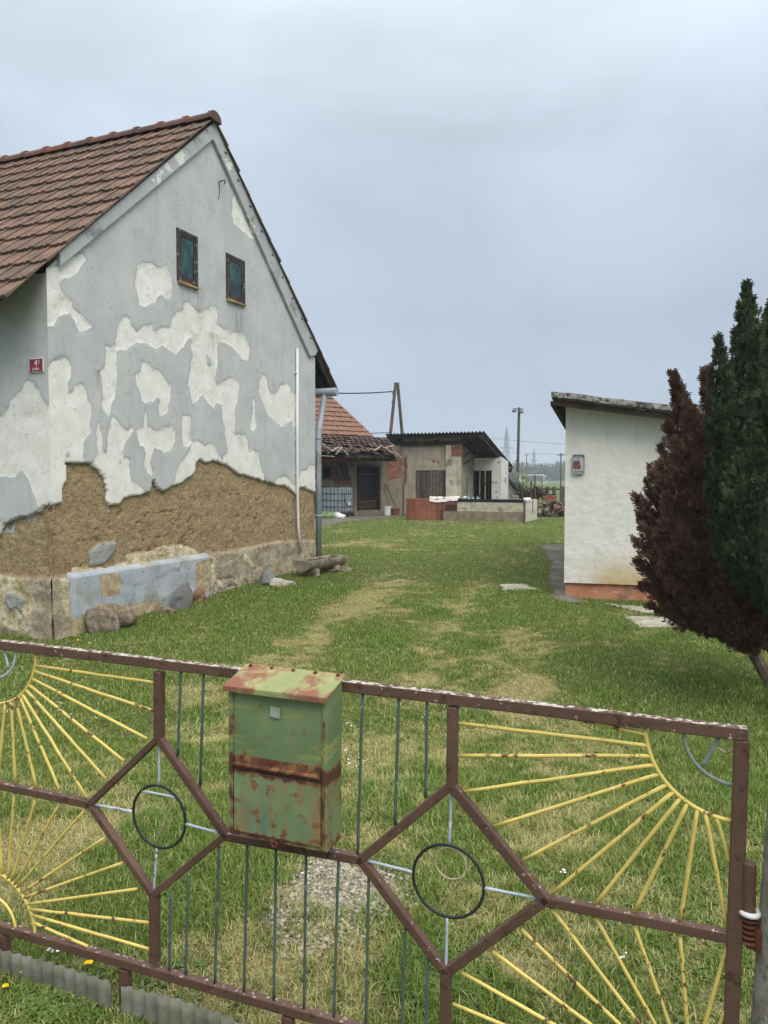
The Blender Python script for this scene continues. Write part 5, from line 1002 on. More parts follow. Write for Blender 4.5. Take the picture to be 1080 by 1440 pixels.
# warning sign
sa, sb = wq(805.5, 639.5, -.03), wq(821.5, 667, -.03); sw_, sh_ = sb[0] - sa[0], sa[1] - sb[1]
sg = thing('warning_sign', 'weathered metal dog warning sign with a brown picture on the white outbuilding wall', 'sign', WH.w((sa[0] + sb[0]) / 2, -.045, (sa[1] + sb[1]) / 2), WH.rz)
mb = MB(); mb.box((0, 0, 0), (sw_, .008, sh_)); mb.build('plate', vary('faded_sign', c(166, 172, 178), .14, 14, .5, .3, 0, dirt=c(104, 104, 100), dscale=12, dth=(.58, .7)), sg)
mb = MB()
for a, b2, cc, dd in ((-sw_ / 2, -sw_ / 2 + .004, -sh_ / 2, sh_ / 2), (sw_ / 2 - .005, sw_ / 2, -sh_ / 2, sh_ / 2), (-sw_ / 2 + .01, sw_ / 2 - .012, sh_ / 2 - .004, sh_ / 2), (-sw_ / 2 + .01, sw_ / 2 - .012, -sh_ / 2, -sh_ / 2 + .005)): mb.box(((a + b2) / 2, -.004, (cc + dd) / 2), (b2 - a, .012, dd - cc))
mb.build('border', vary('rusted_border', c(58, 56, 54), .3, 20, .8, .2, .2), sg)
M_INK = vary('dark_ink', c(24, 28, 36), .2, 20, .6, .2, 0); M_DOG = vary('faded_dog_picture', c(112, 72, 64), .35, 22, .6, .2, 0, dirt=c(150, 116, 104), dscale=30, dth=(.55, .6))
text_part('lettering', 'POZOR', M_INK, sg, sh_ * .185, Matrix.Translation((0, -.0055, sh_ * .39)) @ FR, sx=.84); text_part('lettering', 'HUD PES', M_INK, sg, sh_ * .145, Matrix.Translation((-.0, -.0055, -sh_ * .38)) @ FR, sx=.78)
mb = MB(); dg = [(-.46, -.22), (-.46, .02), (-.40, .16), (-.33, .20), (-.30, .24), (-.22, .20), (-.08, .21), (0, .30), (.03, .20), (.12, .14), (.16, .02), (.24, -.10), (.20, -.20), (.05, -.24), (-.15, -.25), (-.30, -.22)]
mb.prism([(x * sw_ * .95, z * sh_) for x, z in dg], -.0068, -.0035); mb.build('picture', M_DOG, sg)

# ------------------------------------------------------------------ conifers
def conifer(name, label, base, lobes, n, mat, coremat, barkmat, ln, seed, stem):
    rr = random.Random(seed); o = thing(name, label, 'conifer', base); B = Vector(base)
    core = MB(); V = []; Fq = []; tones = []
    wts = [((b - a).length * r) for a, b, r, pk in lobes]; tot = sum(wts)
    def prof(t, pk): return (min(1, (t / pk)) ** .62 if t < pk else (max(0, 1 - ((t - pk) / (1 - pk)) ** 1.5)) ** .9)
    up = Vector((0, 0, 1))
    for (a, b, r, pk), wgt in zip(lobes, wts):
        a = a - B; b = b - B; ax = b - a; L = ax.length; t_ = ax / L; m = t_.orthogonal().normalized(); k = t_.cross(m)
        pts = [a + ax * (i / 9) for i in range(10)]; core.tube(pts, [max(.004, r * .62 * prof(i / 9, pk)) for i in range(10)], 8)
        core.tube([a, b], [.012, .003], 4)
        for _ in range(int(n * wgt / tot)):
            t = 1 - rr.random() ** .8 if rr.random() < .6 else rr.random(); t = min(.995, max(.01, t)); th = rr.uniform(0, 6.283); q = (.62 + .42 * rr.random() ** .7)
            lump = .78 + .62 * mnoise.noise(Vector((math.cos(th) * 1.6, math.sin(th) * 1.6, t * L * 5.0)) + a * 3)
            out_ = m * math.cos(th) + k * math.sin(th); p = a + ax * t + out_ * (r * prof(t, pk) * q * lump)
            d = (t_ * rr.uniform(.7, 1.2) + up * .25 + out_ * rr.uniform(.12, .62) + Vector((rr.gauss(0, .22), rr.gauss(0, .22), rr.gauss(0, .22)))).normalized(); l = ln * rr.uniform(.55, 1.25) * (1.25 if t > .9 else 1)
            pl = d.cross(Vector((rr.gauss(0, 1), rr.gauss(0, 1), rr.gauss(0, 1)))).normalized(); nm = d.cross(pl); tone = min(1, max(0, .5 + .35 * mnoise.noise(p * 4) + rr.uniform(-.3, .3)))
            o0 = len(V)
            def leaf(p0, p1, w_, nn):
                s = (p1 - p0).cross(nn).normalized() * w_; i0 = len(V); V.extend([p0 - s * .5, p0.lerp(p1, .55) + s, p1, p0.lerp(p1, .55) - s]); Fq.append((i0, i0 + 1, i0 + 2, i0 + 3)); tones.extend([tone] * 4)
            leaf(p, p + d * l, l * .085, nm)
            for j in range(5):
                f_ = .12 + .16 * j; sgn = 1 if j % 2 else -1
                e = (d * .75 + pl * sgn * .72 + nm * rr.uniform(-.35, .35)).normalized(); leaf(p + d * l * f_, p + d * l * f_ + e * l * (.62 - .07 * j), l * .085, nm); 
                if j < 4: e2 = (d * .75 - pl * sgn * .5 + nm * rr.uniform(-.6, .6)).normalized(); leaf(p + d * l * (f_ + .04), p + d * l * f_ + e2 * l * (.5 - .06 * j), l * .08, pl)
    me = bpy.data.meshes.new('crown'); me.from_pydata([tuple(v) for v in V], [], Fq); finish('crown', me, mat, o, tone=tones)
    core.build('branches', coremat, o)  # opaque core added to fill the crown, coloured darker than the sprays
    mb = MB(); mb.tube([Vector(q) - B for q in stem], [.075, .06, .05, .03][:len(stem)], 10); mb.build('trunk', barkmat, o)
    return o
M_BRN = vary('dead_brown_foliage', c(124, 95, 84), .25, 5, .85, .15, 0, tone=(c(140, 128, 124), c(255, 248, 240)), dirt=c(128, 102, 88), dscale=2.5, dth=(.5, .7))
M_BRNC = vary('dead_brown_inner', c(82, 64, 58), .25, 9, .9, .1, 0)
M_GRN = vary('dark_green_foliage', c(76, 86, 64), .25, 5, .75, .25, 0, tone=(c(120, 128, 116), c(255, 255, 236)), dirt=c(80, 94, 64), dscale=2.5, dth=(.5, .7))
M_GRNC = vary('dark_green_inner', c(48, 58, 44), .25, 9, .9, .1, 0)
M_BARK = vary('grey_bark', c(112, 100, 84), .3, 9, .95, .1, .6, 40, .01)
Yb = 6.3
def A(x, y, dy=0): return at(x, y, Yb + dy)
BR = [(A(1062, 915), A(947, 528), .24, .45), (A(1066, 918), A(990, 524, .1), .22, .45), (A(1050, 900, -.1), A(916, 660), .19, .5), (A(1048, 905), A(896, 700), .15, .55), (A(1040, 900, -.15), A(905, 745, -.1), .19, .55),
      (A(1060, 905, -.2), A(965, 570, -.15), .24, .5), (A(1060, 910, .2), A(960, 560, .25), .24, .5), (A(1055, 905, -.3), A(935, 700, -.35), .24, .6), (A(1064, 915, -.25), A(985, 700, -.4), .26, .6), (A(1050, 912, -.1), A(930, 800, -.25), .20, .6), (A(1060, 918, -.2), A(990, 780, -.45), .26, .6), (A(1075, 915, -.1), A(1040, 650, -.2), .30, .5), (A(1080, 915, .1), A(1040, 560, .2), .30, .5), (A(1062, 922, -.1), A(1000, 850, -.35), .16, .6), (A(1080, 918, .1), A(1105, 600, .2), .30, .5), (A(1050, 905, .2), A(925, 730, .3), .24, .55), (A(1066, 920, -.15), A(1035, 840, -.4), .18, .6), (A(1090, 905, -.1), A(1085, 760, -.3), .2, .6)]
for tx, ty, dy in ((938, 600, 0), (930, 630, .1), (926, 655, -.2), (908, 680, .05), (899, 725, .1), (894, 760, -.1), (896, 790, 0), (903, 825, -.1), (916, 852, -.15), (950, 620, -.3), (945, 660, -.4), (955, 700, -.45), (925, 760, -.35), (950, 760, -.5), (940, 820, -.4), (975, 830, -.5), (968, 640, .1), (978, 600, -.1), (1000, 620, -.2), (1010, 700, -.45), (1015, 760, -.5)):
    BR.append((A(1056 + random.uniform(-8, 8), 908, dy * .3), A(tx, ty, dy), random.uniform(.10, .15), .66))
bb = on_ground(1120, 1000); 
conifer('brown_conifer', 'dead reddish brown conifer with feathery upright sprays before the white outbuilding', bb, BR, 34000, M_BRN, M_BRNC, M_BARK, .058, 3, [bb, A(1085, 960), A(1062, 922), A(1040, 860)])
Yb = 5.6
GR = [(A(1075, 870), A(1050, 402), .26, .35), (A(1070, 860), A(1010, 478), .15, .5), (A(1090, 880), A(1085, 425, .1), .30, .35), (A(1085, 850), A(998, 520), .10, .5), (A(1075, 850, -.1), A(1022, 560, -.15), .20, .45), (A(1082, 870, -.2), A(1060, 520, -.25), .28, .45), (A(1092, 885, -.25), A(1088, 560, -.4), .30, .5), (A(1072, 840, -.1), A(1008, 640, -.2), .15, .5), (A(1078, 860, -.25), A(1040, 640, -.4), .24, .5),
      (A(1086, 880, -.3), A(1070, 680, -.52), .22, .5), (A(1110, 890), A(1125, 450), .34, .4), (A(1100, 890, .3), A(1080, 480, .4), .34, .4), (A(1072, 835, .1), A(1015, 560, .2), .20, .5), (A(1120, 890, -.3), A(1130, 600, -.4), .30, .5), (A(1078, 850, -.1), A(1012, 715, -.15), .13, .5), (A(1088, 872, -.2), A(1040, 760, -.4), .16, .5)]
for tx, ty, dy in ((1034, 470, 0), (1040, 440, .05), (1020, 520, -.1), (1003, 560, .1), (996, 600, 0), (996, 650, -.1), (995, 690, 0), (1002, 740, -.15), (1030, 600, -.35), (1055, 600, -.45), (1030, 700, -.4), (1055, 720, -.5), (1020, 660, -.3), (1070, 640, -.5), (1066, 470, -.1), (1072, 560, -.4), (1050, 800, -.45)):
    GR.append((A(1086, 872, dy * .3), A(tx, ty, dy), random.uniform(.10, .15), .62))
gb = on_ground(1135, 1030)
conifer('green_conifer', 'dense dark green conifer with upright spires at the right edge', gb, GR, 36000, M_GRN, M_GRNC, M_BARK, .052, 5, [gb, A(1105, 960), A(1092, 880), A(1085, 800)])

# ------------------------------------------------------------------ gate
def paint(name, base, amt=.15, wear=c(196, 186, 174), wth=(.60, .64), rust=c(96, 54, 36), rth=(.62, .68), top=0, ws=26, rough=.6):
    g = G(name, rough, .35); n = g.noise(ws, 6, .68); r = g.noise(ws * .55, 6, .7, g.mapv((1, 1.3, .9)))
    k = g.mix(g.ss(g.noise(7, 5), .3, .7), tuple(v * (1 - amt) for v in base[:3]) + (1,), tuple(min(1, v * (1 + amt)) for v in base[:3]) + (1,))
    k = g.mix(g.ss(r, *rth), k, rust)
    nn_ = n
    if top: nn_ = g.math('ADD', n, g.math('MULTIPLY', g.ss(g.nrm('Z'), .5, .9), top))
    k = g.mix(g.ss(nn_, *wth), k, wear); g.bump(n, .35, .0015); return g.col(k)
M_GB = paint('brown_paint', c(90, 67, 55), .16, c(172, 160, 150), (.655, .68), c(70, 48, 38), (.55, .63), .07, 60)
M_GBT = paint('flaking_top_rail_paint', c(90, 67, 55), .16, c(186, 178, 168), (.62, .67), c(70, 48, 38), (.54, .63), .13, 55)
M_YEL = paint('yellow_paint', c(204, 182, 98), .12, c(218, 202, 136), (.58, .70), c(96, 70, 46), (.575, .605), 0, 40)
M_GRB = paint('green_bar_paint', c(76, 92, 82), .15, c(124, 140, 134), (.60, .66), c(86, 62, 48), (.60, .66), 0, 22); M_GRB2 = M_GRB
M_BLU = paint('pale_blue_paint', c(168, 180, 190), .12, c(210, 212, 212), (.58, .64), c(104, 76, 58), (.60, .66), 0, 30)
M_RING = paint('black_ring_paint', c(34, 36, 38), .15, c(80, 80, 78), (.68, .72), c(58, 50, 44), (.62, .7), 0, 30)
M_CRN = paint('grey_rod_paint', c(116, 124, 122), .15, c(168, 172, 170), (.6, .66), c(96, 76, 58), (.58, .64), 0, 30)
M_ORN = paint('bare_rod', c(150, 142, 112), .15, c(186, 180, 156), (.6, .66), c(110, 84, 56), (.6, .66), 0, 30)
gate = thing('iron_gate', 'rusty brown iron gate with yellow sunburst rays and black rings', 'gate', GATE.o, GATE.rz)
gq = lambda x, y: GATE.px(x, y, 0)
def bar(name, a, b, w, d, mat, ext=0, bev=.003):
    a = gq(*a) if not isinstance(a, Vector) else (a.x, a.y); b = gq(*b) if not isinstance(b, Vector) else (b.x, b.y)
    mb = MB(); mb.beam((a[0], 0, a[1]), (b[0], 0, b[1]), w, d, (0, 1, 0), ext=ext); M0 = mb
    o = M0.build(name, mat, gate, bevel=bev); return o
def rod(name, a, b, r, mat, y=0, seg=8, n=9):
    a = gq(*a) if not isinstance(a, Vector) else (a.x, a.y); b = gq(*b) if not isinstance(b, Vector) else (b.x, b.y); A_ = Vector((a[0], y, a[1])); B_ = Vector((b[0], y, b[1])); s = random.random() * 50
    L_ = (B_ - A_).length
    pts = [A_.lerp(B_, i / n) + Vector((0, mnoise.noise((s + i * .7, 0, 1)), mnoise.noise((s + i * .7, 3, 0)))) * (.004 * L_ * math.sin(math.pi * i / n) * 1.5) for i in range(n + 1)]
    mb = MB(); mb.tube(pts, [r * (1 + .08 * mnoise.noise((s + i * 2.3, 9, 9))) for i in range(n + 1)], seg); return mb.build(name, mat, gate, smooth=True)
uR = gq(1043, 1034); vmid = lambda u: gq(125, 1130)[1] + (gq(765, 1265)[1] - gq(125, 1130)[1]) * (u - gq(125, 1130)[0]) / (gq(765, 1265)[0] - gq(125, 1130)[0])
mR = gq(1030, 1318); mL = gq(125, 1130); m2 = gq(765, 1265); ax = gq(-9, 906)[0]
dirm = Vector((m2[0] - mL[0], m2[1] - mL[1])).normalized(); nrmm = Vector((-dirm.y, dirm.x)); O2 = Vector(mL)
def mirv(p): q = Vector(p) - O2; h = q.dot(nrmm); q2 = q - nrmm * 2 * h; return O2 + q2            # reflect about the middle rail
axp = Vector(gq(-9, 906)); 
def miru(p): q = Vector(p) - axp; h = q.dot(dirm); return axp + q - dirm * 2 * h                 # reflect about the left sun axis
V2 = lambda p: Vector(p)
W = .040
topL, topR = V2(gq(0, 906)), V2(gq(1052, 1032)); tdir = (topR - topL).normalized()
bar('top_rail', topL - tdir * 1.0, topR, .027, .030, M_GBT)
botA, botB = V2(gq(0, 1303)), V2(gq(467, 1436)); bdir = (botB - botA).normalized()
bR = botA + bdir * ((mirv(V2(gq(1043, 1034))) - botA).dot(bdir))
bar('bottom_rail', botA - bdir * 1.0, bR, .027, .029, M_GB)
bar('middle_rail', V2(gq(125, 1130)) - dirm * .95, V2(gq(125, 1130)), .0245, .0250, M_GB); bar('middle_rail', (318, 1175), (507, 1208), .0245, .0250, M_GB); bar('middle_rail', (765, 1265), (1031, 1318), .0245, .0250, M_GB)
pr0 = V2(gq(1043, 1040)); pdir = (V2(gq(1029, 1420)) - pr0).normalized(); bar('hinge_post', pr0, pr0 + pdir * (bR - pr0).length, .029, .033, M_GB)
bar('upright', (224, 944), (224, 1040), .0265, .0270, M_GB); bar('upright', (637, 993), (635.5, 1108), .0265, .0270, M_GB); bar('upright', (217.5, 1256), (218, 1353), .0265, .0270, M_GB)
rb_top = V2(gq(627, 1366)); nb2 = botA + bdir * ((rb_top - botA).dot(bdir)); bar('upright', rb_top, nb2, .0265, .0270, M_GB)
dL = [V2(gq(*p)) for p in ((224, 1037), (127, 1130), (216, 1258), (318, 1174))]; dR = [V2(gq(*p)) for p in ((635, 1104), (508, 1208), (627, 1367), (767, 1265))]
k_ = 0
for dm in (dL, dR):
    for i in range(4): bar('diamond_brace', dm[i], dm[(i + 1) % 4], .0255, .0200 + .0008 * k_, M_GB, ext=.010); k_ = (k_ + 1) % 8
# mirrored half of the left sun bay, out of the picture
for i, j in ((0, 1), (1, 2)): bar('diamond_brace', miru(dL[i]), miru(dL[j]), .0255, .0204 + .0011 * j, M_GB, ext=.010)
bar('upright', miru(gq(224, 944)), miru(gq(224, 1040)), .0265, .0270, M_GB); bar('upright', miru(gq(217.5, 1256)), miru(gq(218, 1353)), .0265, .0270, M_GB)
# rings
def ring(cx_, cy_, rad, mat, r, name='ring', a0=0, a1=2 * math.pi, seg=48):
    cc = gq(cx_, cy_) if not isinstance(cx_, Vector) else cx_; mb = MB(); mb.torus((cc[0], 0, cc[1]), (1, 0, 0), (0, 0, 1), rad, r, seg, 8, 0, a0, a1); return mb.build(name, mat, gate, smooth=True)
cL, cR = V2(gq(223.5, 1148.5)), V2(gq(630, 1239)); rad = .098
ring(cL, 0, rad, M_RING, .0042); ring(cR, 0, rad, M_RING, .0042)
for dm, cc in ((dL, cL), (dR, cR)):
    for v in dm: d = (v - cc).normalized(); rod('connector', cc + d * (rad + .002), v - d * .012, .0040, M_BLU)
sc1 = V2(gq(633.5, 1214)); ring(sc1, 0, .043, M_ORN, .0030, 'ring_ornament'); rod('ring_ornament', (653, 1228), (619, 1286), .0030, M_ORN)
rod('ring_ornament', (200, 1112), (246, 1121), .0038, M_BLU); rod('ring_ornament', (246, 1124), (216, 1190), .0030, M_ORN)
# suns
def arc(center, rad, a0, a1, mat, r, name): ring(center, 0, rad, mat, r, name, a0, a1, 40)
ang = math.atan2(dirm.y, dirm.x); corner = V2(gq(1036, 1036)); sr = .200
arc(corner, sr, math.pi + ang, 1.5 * math.pi + ang, M_YEL, .0052, 'sun_arc'); arc(mirv(corner), sr, math.pi / 2 + ang, math.pi + ang, M_YEL, .0052, 'sun_arc')
so_ = .115; arc(corner, so_, math.pi + ang, 1.5 * math.pi + ang, M_CRN, .0044, 'corner_ring'); arc(mirv(corner), so_, math.pi / 2 + ang, math.pi + ang, M_CRN, .0044, 'corner_ring')
rod('ring_ornament', (988, 1077), (1011, 1038), .0042, M_CRN); rod('ring_ornament', (1010, 1052), (1022, 1059), .0034, M_ORN); rod('ring_ornament', (1022, 1059), (1034, 1053), .0034, M_ORN)
RT = [((912.7, 1032.7), (783, 1005)), ((911, 1048.6), (645, 1017)), ((912.7, 1063.6), (643, 1062.7)), ((916, 1077), (653.5, 1113)), ((920, 1091.7), (696, 1161.7)), ((931, 1107.7), (735, 1210)), ((940, 1119.5), (776, 1257)), ((951, 1128.5), (837, 1272)), ((961.5, 1136.5), (892, 1283)), ((978.8, 1141), (957, 1294)), ((991, 1144.4), (1023, 1306)), ((1008.5, 1144.4), (1028, 1216))]
for p, q in RT:
    p, q = V2(gq(*p)), V2(gq(*q)); p = corner + (p - corner).normalized() * sr; rod('sun_ray', p, q, .0049, M_YEL); rod('sun_ray', mirv(p), mirv(q), .0049, M_YEL)
lc = V2(gq(-9, 912)); lr = .188; arc(lc, lr, math.pi + ang, 2 * math.pi + ang, M_YEL, .0052, 'sun_arc'); lcb = V2(gq(-9, 1300)); arc(lcb, lr, ang, math.pi + ang, M_YEL, .0052, 'sun_arc')
arc(lc, .10, math.pi + ang, 2 * math.pi + ang, M_BLU, .0042, 'corner_ring'); arc(lcb, .10, ang, math.pi + ang, M_YEL, .0045, 'corner_ring'); rod('ring_ornament', (5, 912), (12, 938), .0038, M_BLU); rod('ring_ornament', (13, 934), (2, 946), .0034, M_ORN)
LT = [((51, 922), (129, 924)), ((52, 937), (218, 960)), ((50, 945), (217, 1000)), ((48, 957), (207, 1039)), ((43, 965.5), (174, 1070)), ((39.5, 974), (149, 1095.5)), ((34.4, 981), (122, 1122)), ((31, 985.5), (85, 1114)), ((23, 986), (51, 1107)), ((16, 986.7), (21.5, 1101)), ((7, 986.7), (-3, 1096))]
LB = [((47, 1297.5), (123.6, 1331)), ((47, 1286), (211, 1335)), ((46, 1276.7), (211, 1297.5)), ((46, 1267), (193, 1250)), ((43, 1254), (173, 1213)), ((39, 1244.7), (149, 1177)), ((32, 1235), (121, 1137)), ((28, 1229), (85.5, 1127)), ((22, 1225), (51, 1120)), ((16, 1221), (20, 1115)), ((5.5, 1215.5), (-5, 1110))]
for LST, cc in ((LT, lc), (LB, lcb)):
    for i, (p, q) in enumerate(LST):
        p, q = V2(gq(*p)), V2(gq(*q)); p = cc + (p - cc).normalized() * lr; rod('sun_ray', p, q, .0049, M_YEL)
        if i < 10: rod('sun_ray', miru(p), miru(q), .0049, M_YEL)
# green balusters
UB = [((254.5, 938), (250, 1063)), ((286.5, 942), (281.5, 1106)), ((510, 971), (503, 1204)), ((561, 977.5), (555.5, 1160)), ((600.5, 982), (598.5, 1122))]
for a, b_ in UB: rod('baluster', a, b_, .0044, M_GRB)
u1, u2 = gq(286.5, 942)[0], gq(510, 971)[0]
for i in range(1, 5):
    f_ = i / 5; rod('baluster', V2(gq(286.5, 942)).lerp(V2(gq(510, 971)), f_), V2(gq(325, 1180) if i == 1 else gq(318, 1175)).lerp(V2(gq(503, 1206)), 0 if i == 1 else f_ * .95 + .05), .0044, M_GRB)
LBs = [((240, 1254), (238, 1366)), ((265, 1232), (261, 1374)), ((308, 1190), (302, 1386)), ((348, 1184), (343, 1399)), ((388, 1196), (385, 1411)), ((430.5, 1198), (427.5, 1423)), ((476, 1206), (469.5, 1434)), ((518.5, 1232), (514.5, 1440)), ((569.6, 1304), (566, 1440)), ((601, 1347), (600, 1440))]
for i, (a, b_) in enumerate(LBs):
    a = V2(gq(*a)); b_ = V2(gq(*b_))
    d = (b_ - a).normalized(); tt = (botA - a).dot(Vector((-bdir.y, bdir.x))) / d.dot(Vector((-bdir.y, bdir.x))); rod('baluster', a, a + d * (tt - .01), .0044, M_GRB)
# legs under the bottom rail and the corrugated kick panel
legs = []
for x_ in (6, 176, 405):
    p = V2(gq(x_, 1303 + (x_) * .2848)); legs.append(p); mb = MB(); mb.box((p.x, 0, (p.y - .02 + .0) / 2 - .05), (.034, .026, p.y - .02 + .1)); mb.build('leg', M_GB, gate, bevel=.003)
p = bR + Vector((-.03, 0)); 
g = G('galvanised_corrugated', .75, .25, 0); n = g.noise(9, 6, .7); k = g.mix(g.ss(n, .35, .65), c(120, 120, 106), c(94, 94, 80)); k = g.mix(g.ss(g.noise(16, 6, .7, g.mapv((1, 1, .35))), .55, .68), k, c(78, 74, 58)); k = g.mix(g.ss(g.noise(120, 4), .64, .70), k, c(146, 148, 138)); g.bump(g.noise(80, 4), .4, .002); M_KICK = g.col(k)
def kick(pxs_top, bot_off):
    tops = [V2(gq(*q)) for q in pxs_top]; us = np.linspace(tops[0].x, tops[-1].x, 260); zt_ = np.interp(us, [q.x for q in tops], [q.y for q in tops]); rows = np.linspace(0, 1, 5)
    Xk = np.tile(us, (5, 1)); Zk = zt_[None, :] * rows[:, None] + (-.06) * (1 - rows[:, None]); Yk = -.030 + .0042 * np.sign(np.sin(us / .023 * 2 * np.pi * .5))[None, :] * np.minimum(1, np.abs(np.sin(us / .023 * np.pi)) * 2)[None, :] + 0 * Xk
    Xk = np.concatenate([Xk, Xk[::-1]]); Zk = np.concatenate([Zk, Zk[::-1]]); Yk = np.concatenate([Yk, Yk[::-1] + .0022]); return grid_obj('kick_panel', Xk, Yk, Zk, M_KICK, gate)
kick([(-160, 1290), (0, 1326), (80, 1346), (166, 1374)], 0); kick([(180, 1378), (255, 1396), (315, 1416), (375, 1442), (480, 1480)], 0); kick([(480, 1480), (760, 1590), (1020, 1690)], 0)
# hinge on the post
hx, hz = gq(1052, 1246); mb = MB(); mb.tube([(hx, -.005, hz - .058), (hx, -.005, hz + .058)], .0165, 14); mb.build('hinge_tube', M_GB, gate, smooth=False)
h2 = gq(1054, 1281); mb = MB(); mb.torus((h2[0], -.005, h2[1]), (1, 0, 0), (0, 1, 0), .019, .0065, 20, 8); mb.build('washer', M_PVC, gate, smooth=True)
M_RUST = vary('rust_red', c(96, 58, 46), .3, 20, .85, .2, .5, 60, .002)
h3 = gq(1053, 1302); mb = MB()
for i in range(5): mb.lathe((h2[0], -.005, h2[1] - .022 - i * .013), [(.015, 0), (.019, .004), (.015, .009)], 12)
h4 = gq(1072, 1322); mb.tube([(h2[0], -.005, h2[1] - .07), (h2[0] + .02, .0, h2[1] - .085), (h4[0], .01, h4[1])], .014, 10); mb.build('hinge_bolt', M_RUST, gate)

# gate post at the right
pt0 = on_plane(1071, 1267, GATE.o, GATE.ey); 
g = G('rough_post_concrete', .95, .1); k = g.mix(g.ss(g.noise(14, 6, .7), .35, .65), c(120, 114, 104), c(156, 150, 138)); k = g.mix(g.ss(g.noise(60, 5, .7), .56, .68), k, c(84, 80, 72)); k = g.mix(g.ss(g.noise(5, 5), .55, .7), k, c(104, 104, 84)); g.bump(g.noise(60, 6, .7), .7, .006); M_POSTC = g.col(k)
gp_ = thing('gate_post', 'rough round concrete gate post at the right edge of the gate', 'gate post', GATE.w(.098, .01, 0), 0)
pc = MB(); leanv = GATE.ex * .045
pc.tube([Vector((0, 0, -.3)) - leanv * .3, Vector((0, 0, 0)), Vector((0, 0, .7)) + leanv * .7, Vector((0, 0, 1.42)) + leanv * 1.42], [.088, .088, .086, .084], 28); pc.build('shaft', M_POSTC, gp_, smooth=False)
pc = MB(); pc.lathe(Vector((0, 0, 1.42)) + leanv * 1.42, [(.084, 0), (.10, .01), (.10, .05), (.02, .09)], 28); pc.build('cap', M_POSTC, gp_)
pl_ = GATE.px(1074, 1318, -.02); mb = MB(); q = GATE.w(pl_[0], .0, pl_[1]) - gp_.location; mb.lathe((q.x, q.y, q.z - .015), [(.01, -.03), (.024, -.024), (.024, .024), (.01, .03)], 14); mb.build('hinge_plate', M_RUST, gp_)

# ------------------------------------------------------------------ mailbox
MF = -.115
mq = lambda x, y, o=MF: GATE.px(x, y, o)
L0, R0 = mq(323.5, 1060)[0], mq(460.5, 1080)[0]; Ln = V2(mq(323.5, 966)); Rn = V2(mq(460, 977.5)); Lb = V2(mq(323, 1169)); Rb = V2(mq(460, 1202))
ctr = (Ln + Rn + Lb + Rb) / 4; tilt = math.atan2(-(Rn.y - Ln.y + Rb.y - Lb.y) / 2, (Rn.x - Ln.x + Rb.x - Lb.x) / 2)
mw = ((Rn - Ln).length + (Rb - Lb).length) / 2; mh = ((Ln - Lb).length + (Rn - Rb).length) / 2
mail = thing('mailbox', 'rusty green metal mailbox hanging on the front of the gate', 'mailbox', GATE.w(ctr.x, MF, ctr.y), GATE.rz)
mail.rotation_euler = (0, tilt, GATE.rz)
g = G('rusty_green_paint', .6, .35); z_ = g.sep('Z'); x_ = g.sep('X'); n = g.noise(9, 7, .7); n2 = g.noise(26, 6, .7); stk = g.noise(5, 6, .65, g.mapv((9, 9, .8)))
k = g.mix(g.ss(g.noise(4, 5), .3, .7), c(92, 112, 76), c(118, 138, 98))
k = g.mix(g.math('MULTIPLY', g.ss(z_, -.02, .03), g.ss(g.noise(3, 6, .65, g.mapv((.7, 1, 5))), .50, .60)), k, c(140, 142, 84)); k = g.mix(g.ss(g.noise(2.4, 5, .6, g.mapv((1, 1, .6))), .54, .68), k, c(86, 110, 92))
hinge_z = .060 * 0
band_ = g.math('SUBTRACT', 1.0, g.ss(g.math('ABSOLUTE', g.math('ADD', z_, .010)), .010, .034)); lower = g.math('SUBTRACT', 1.0, g.ss(z_, -.05, 0.0))
edge = g.math('MULTIPLY', g.ss(g.math('ABSOLUTE', x_), mw * .44, mw * .465), g.math('SUBTRACT', 1.0, g.ss(g.math('ABSOLUTE', x_), mw * .485, mw * .497))); botm = g.math('SUBTRACT', 1.0, g.ss(z_, -mh * .5, -mh * .40))
rs = g.math('ADD', g.math('ADD', n2, g.math('MULTIPLY', band_, .26)), g.math('ADD', g.math('MULTIPLY', lower, .052), g.math('ADD', g.math('MULTIPLY', edge, .10), g.math('MULTIPLY', botm, .12))))
k = g.mix(g.math('MULTIPLY', g.ss(g.math('ADD', stk, g.math('MULTIPLY', lower, .12)), .60, .74), .5), k, c(146, 100, 66))
k = g.mix(g.ss(rs, .585, .65), k, c(122, 86, 58)); k = g.mix(g.ss(rs, .66, .73), k, c(78, 54, 42)); g.bump(rs, .5, .002); M_MAIL = g.col(k)
dp = .092; mb = MB()
zt_f, zb_f = mh / 2, -mh / 2; zt_bk = zt_f + .020
def gridface(P00, P10, P01, P11, nu, nv, amp, seed, out_):
    vs = []; fs = []
    for j in range(nv + 1):
        for i in range(nu + 1):
            u, v = i / nu, j / nv; p = (P00 * (1 - u) + P10 * u) * (1 - v) + (P01 * (1 - u) + P11 * u) * v; e = min(u, 1 - u, v, 1 - v)
            vs.append(p + out_ * (amp * mnoise.noise((u * 2.1 + seed, v * 3.1, seed)) * min(1, e * 6)))
    for j in range(nv):
        for i in range(nu): a = j * (nu + 1) + i; fs.append((a, a + 1, a + nu + 2, a + nu + 1))
    mb.add(vs, fs)
h = mw / 2; v3 = lambda x, y, z: Vector((x, y, z))
gridface(v3(-h, 0, zb_f), v3(h, 0, zb_f), v3(-h, 0, zt_f), v3(h, 0, zt_f), 24, 36, .005, 3, v3(0, -1, 0)); gridface(v3(h, 0, zb_f), v3(h, dp, zb_f + .004), v3(h, 0, zt_f), v3(h, dp, zt_bk), 6, 24, .003, 5, v3(1, 0, 0)); gridface(v3(-h, dp, zb_f), v3(-h, 0, zb_f), v3(-h, dp, zt_bk), v3(-h, 0, zt_f), 6, 24, .003, 6, v3(-1, 0, 0))
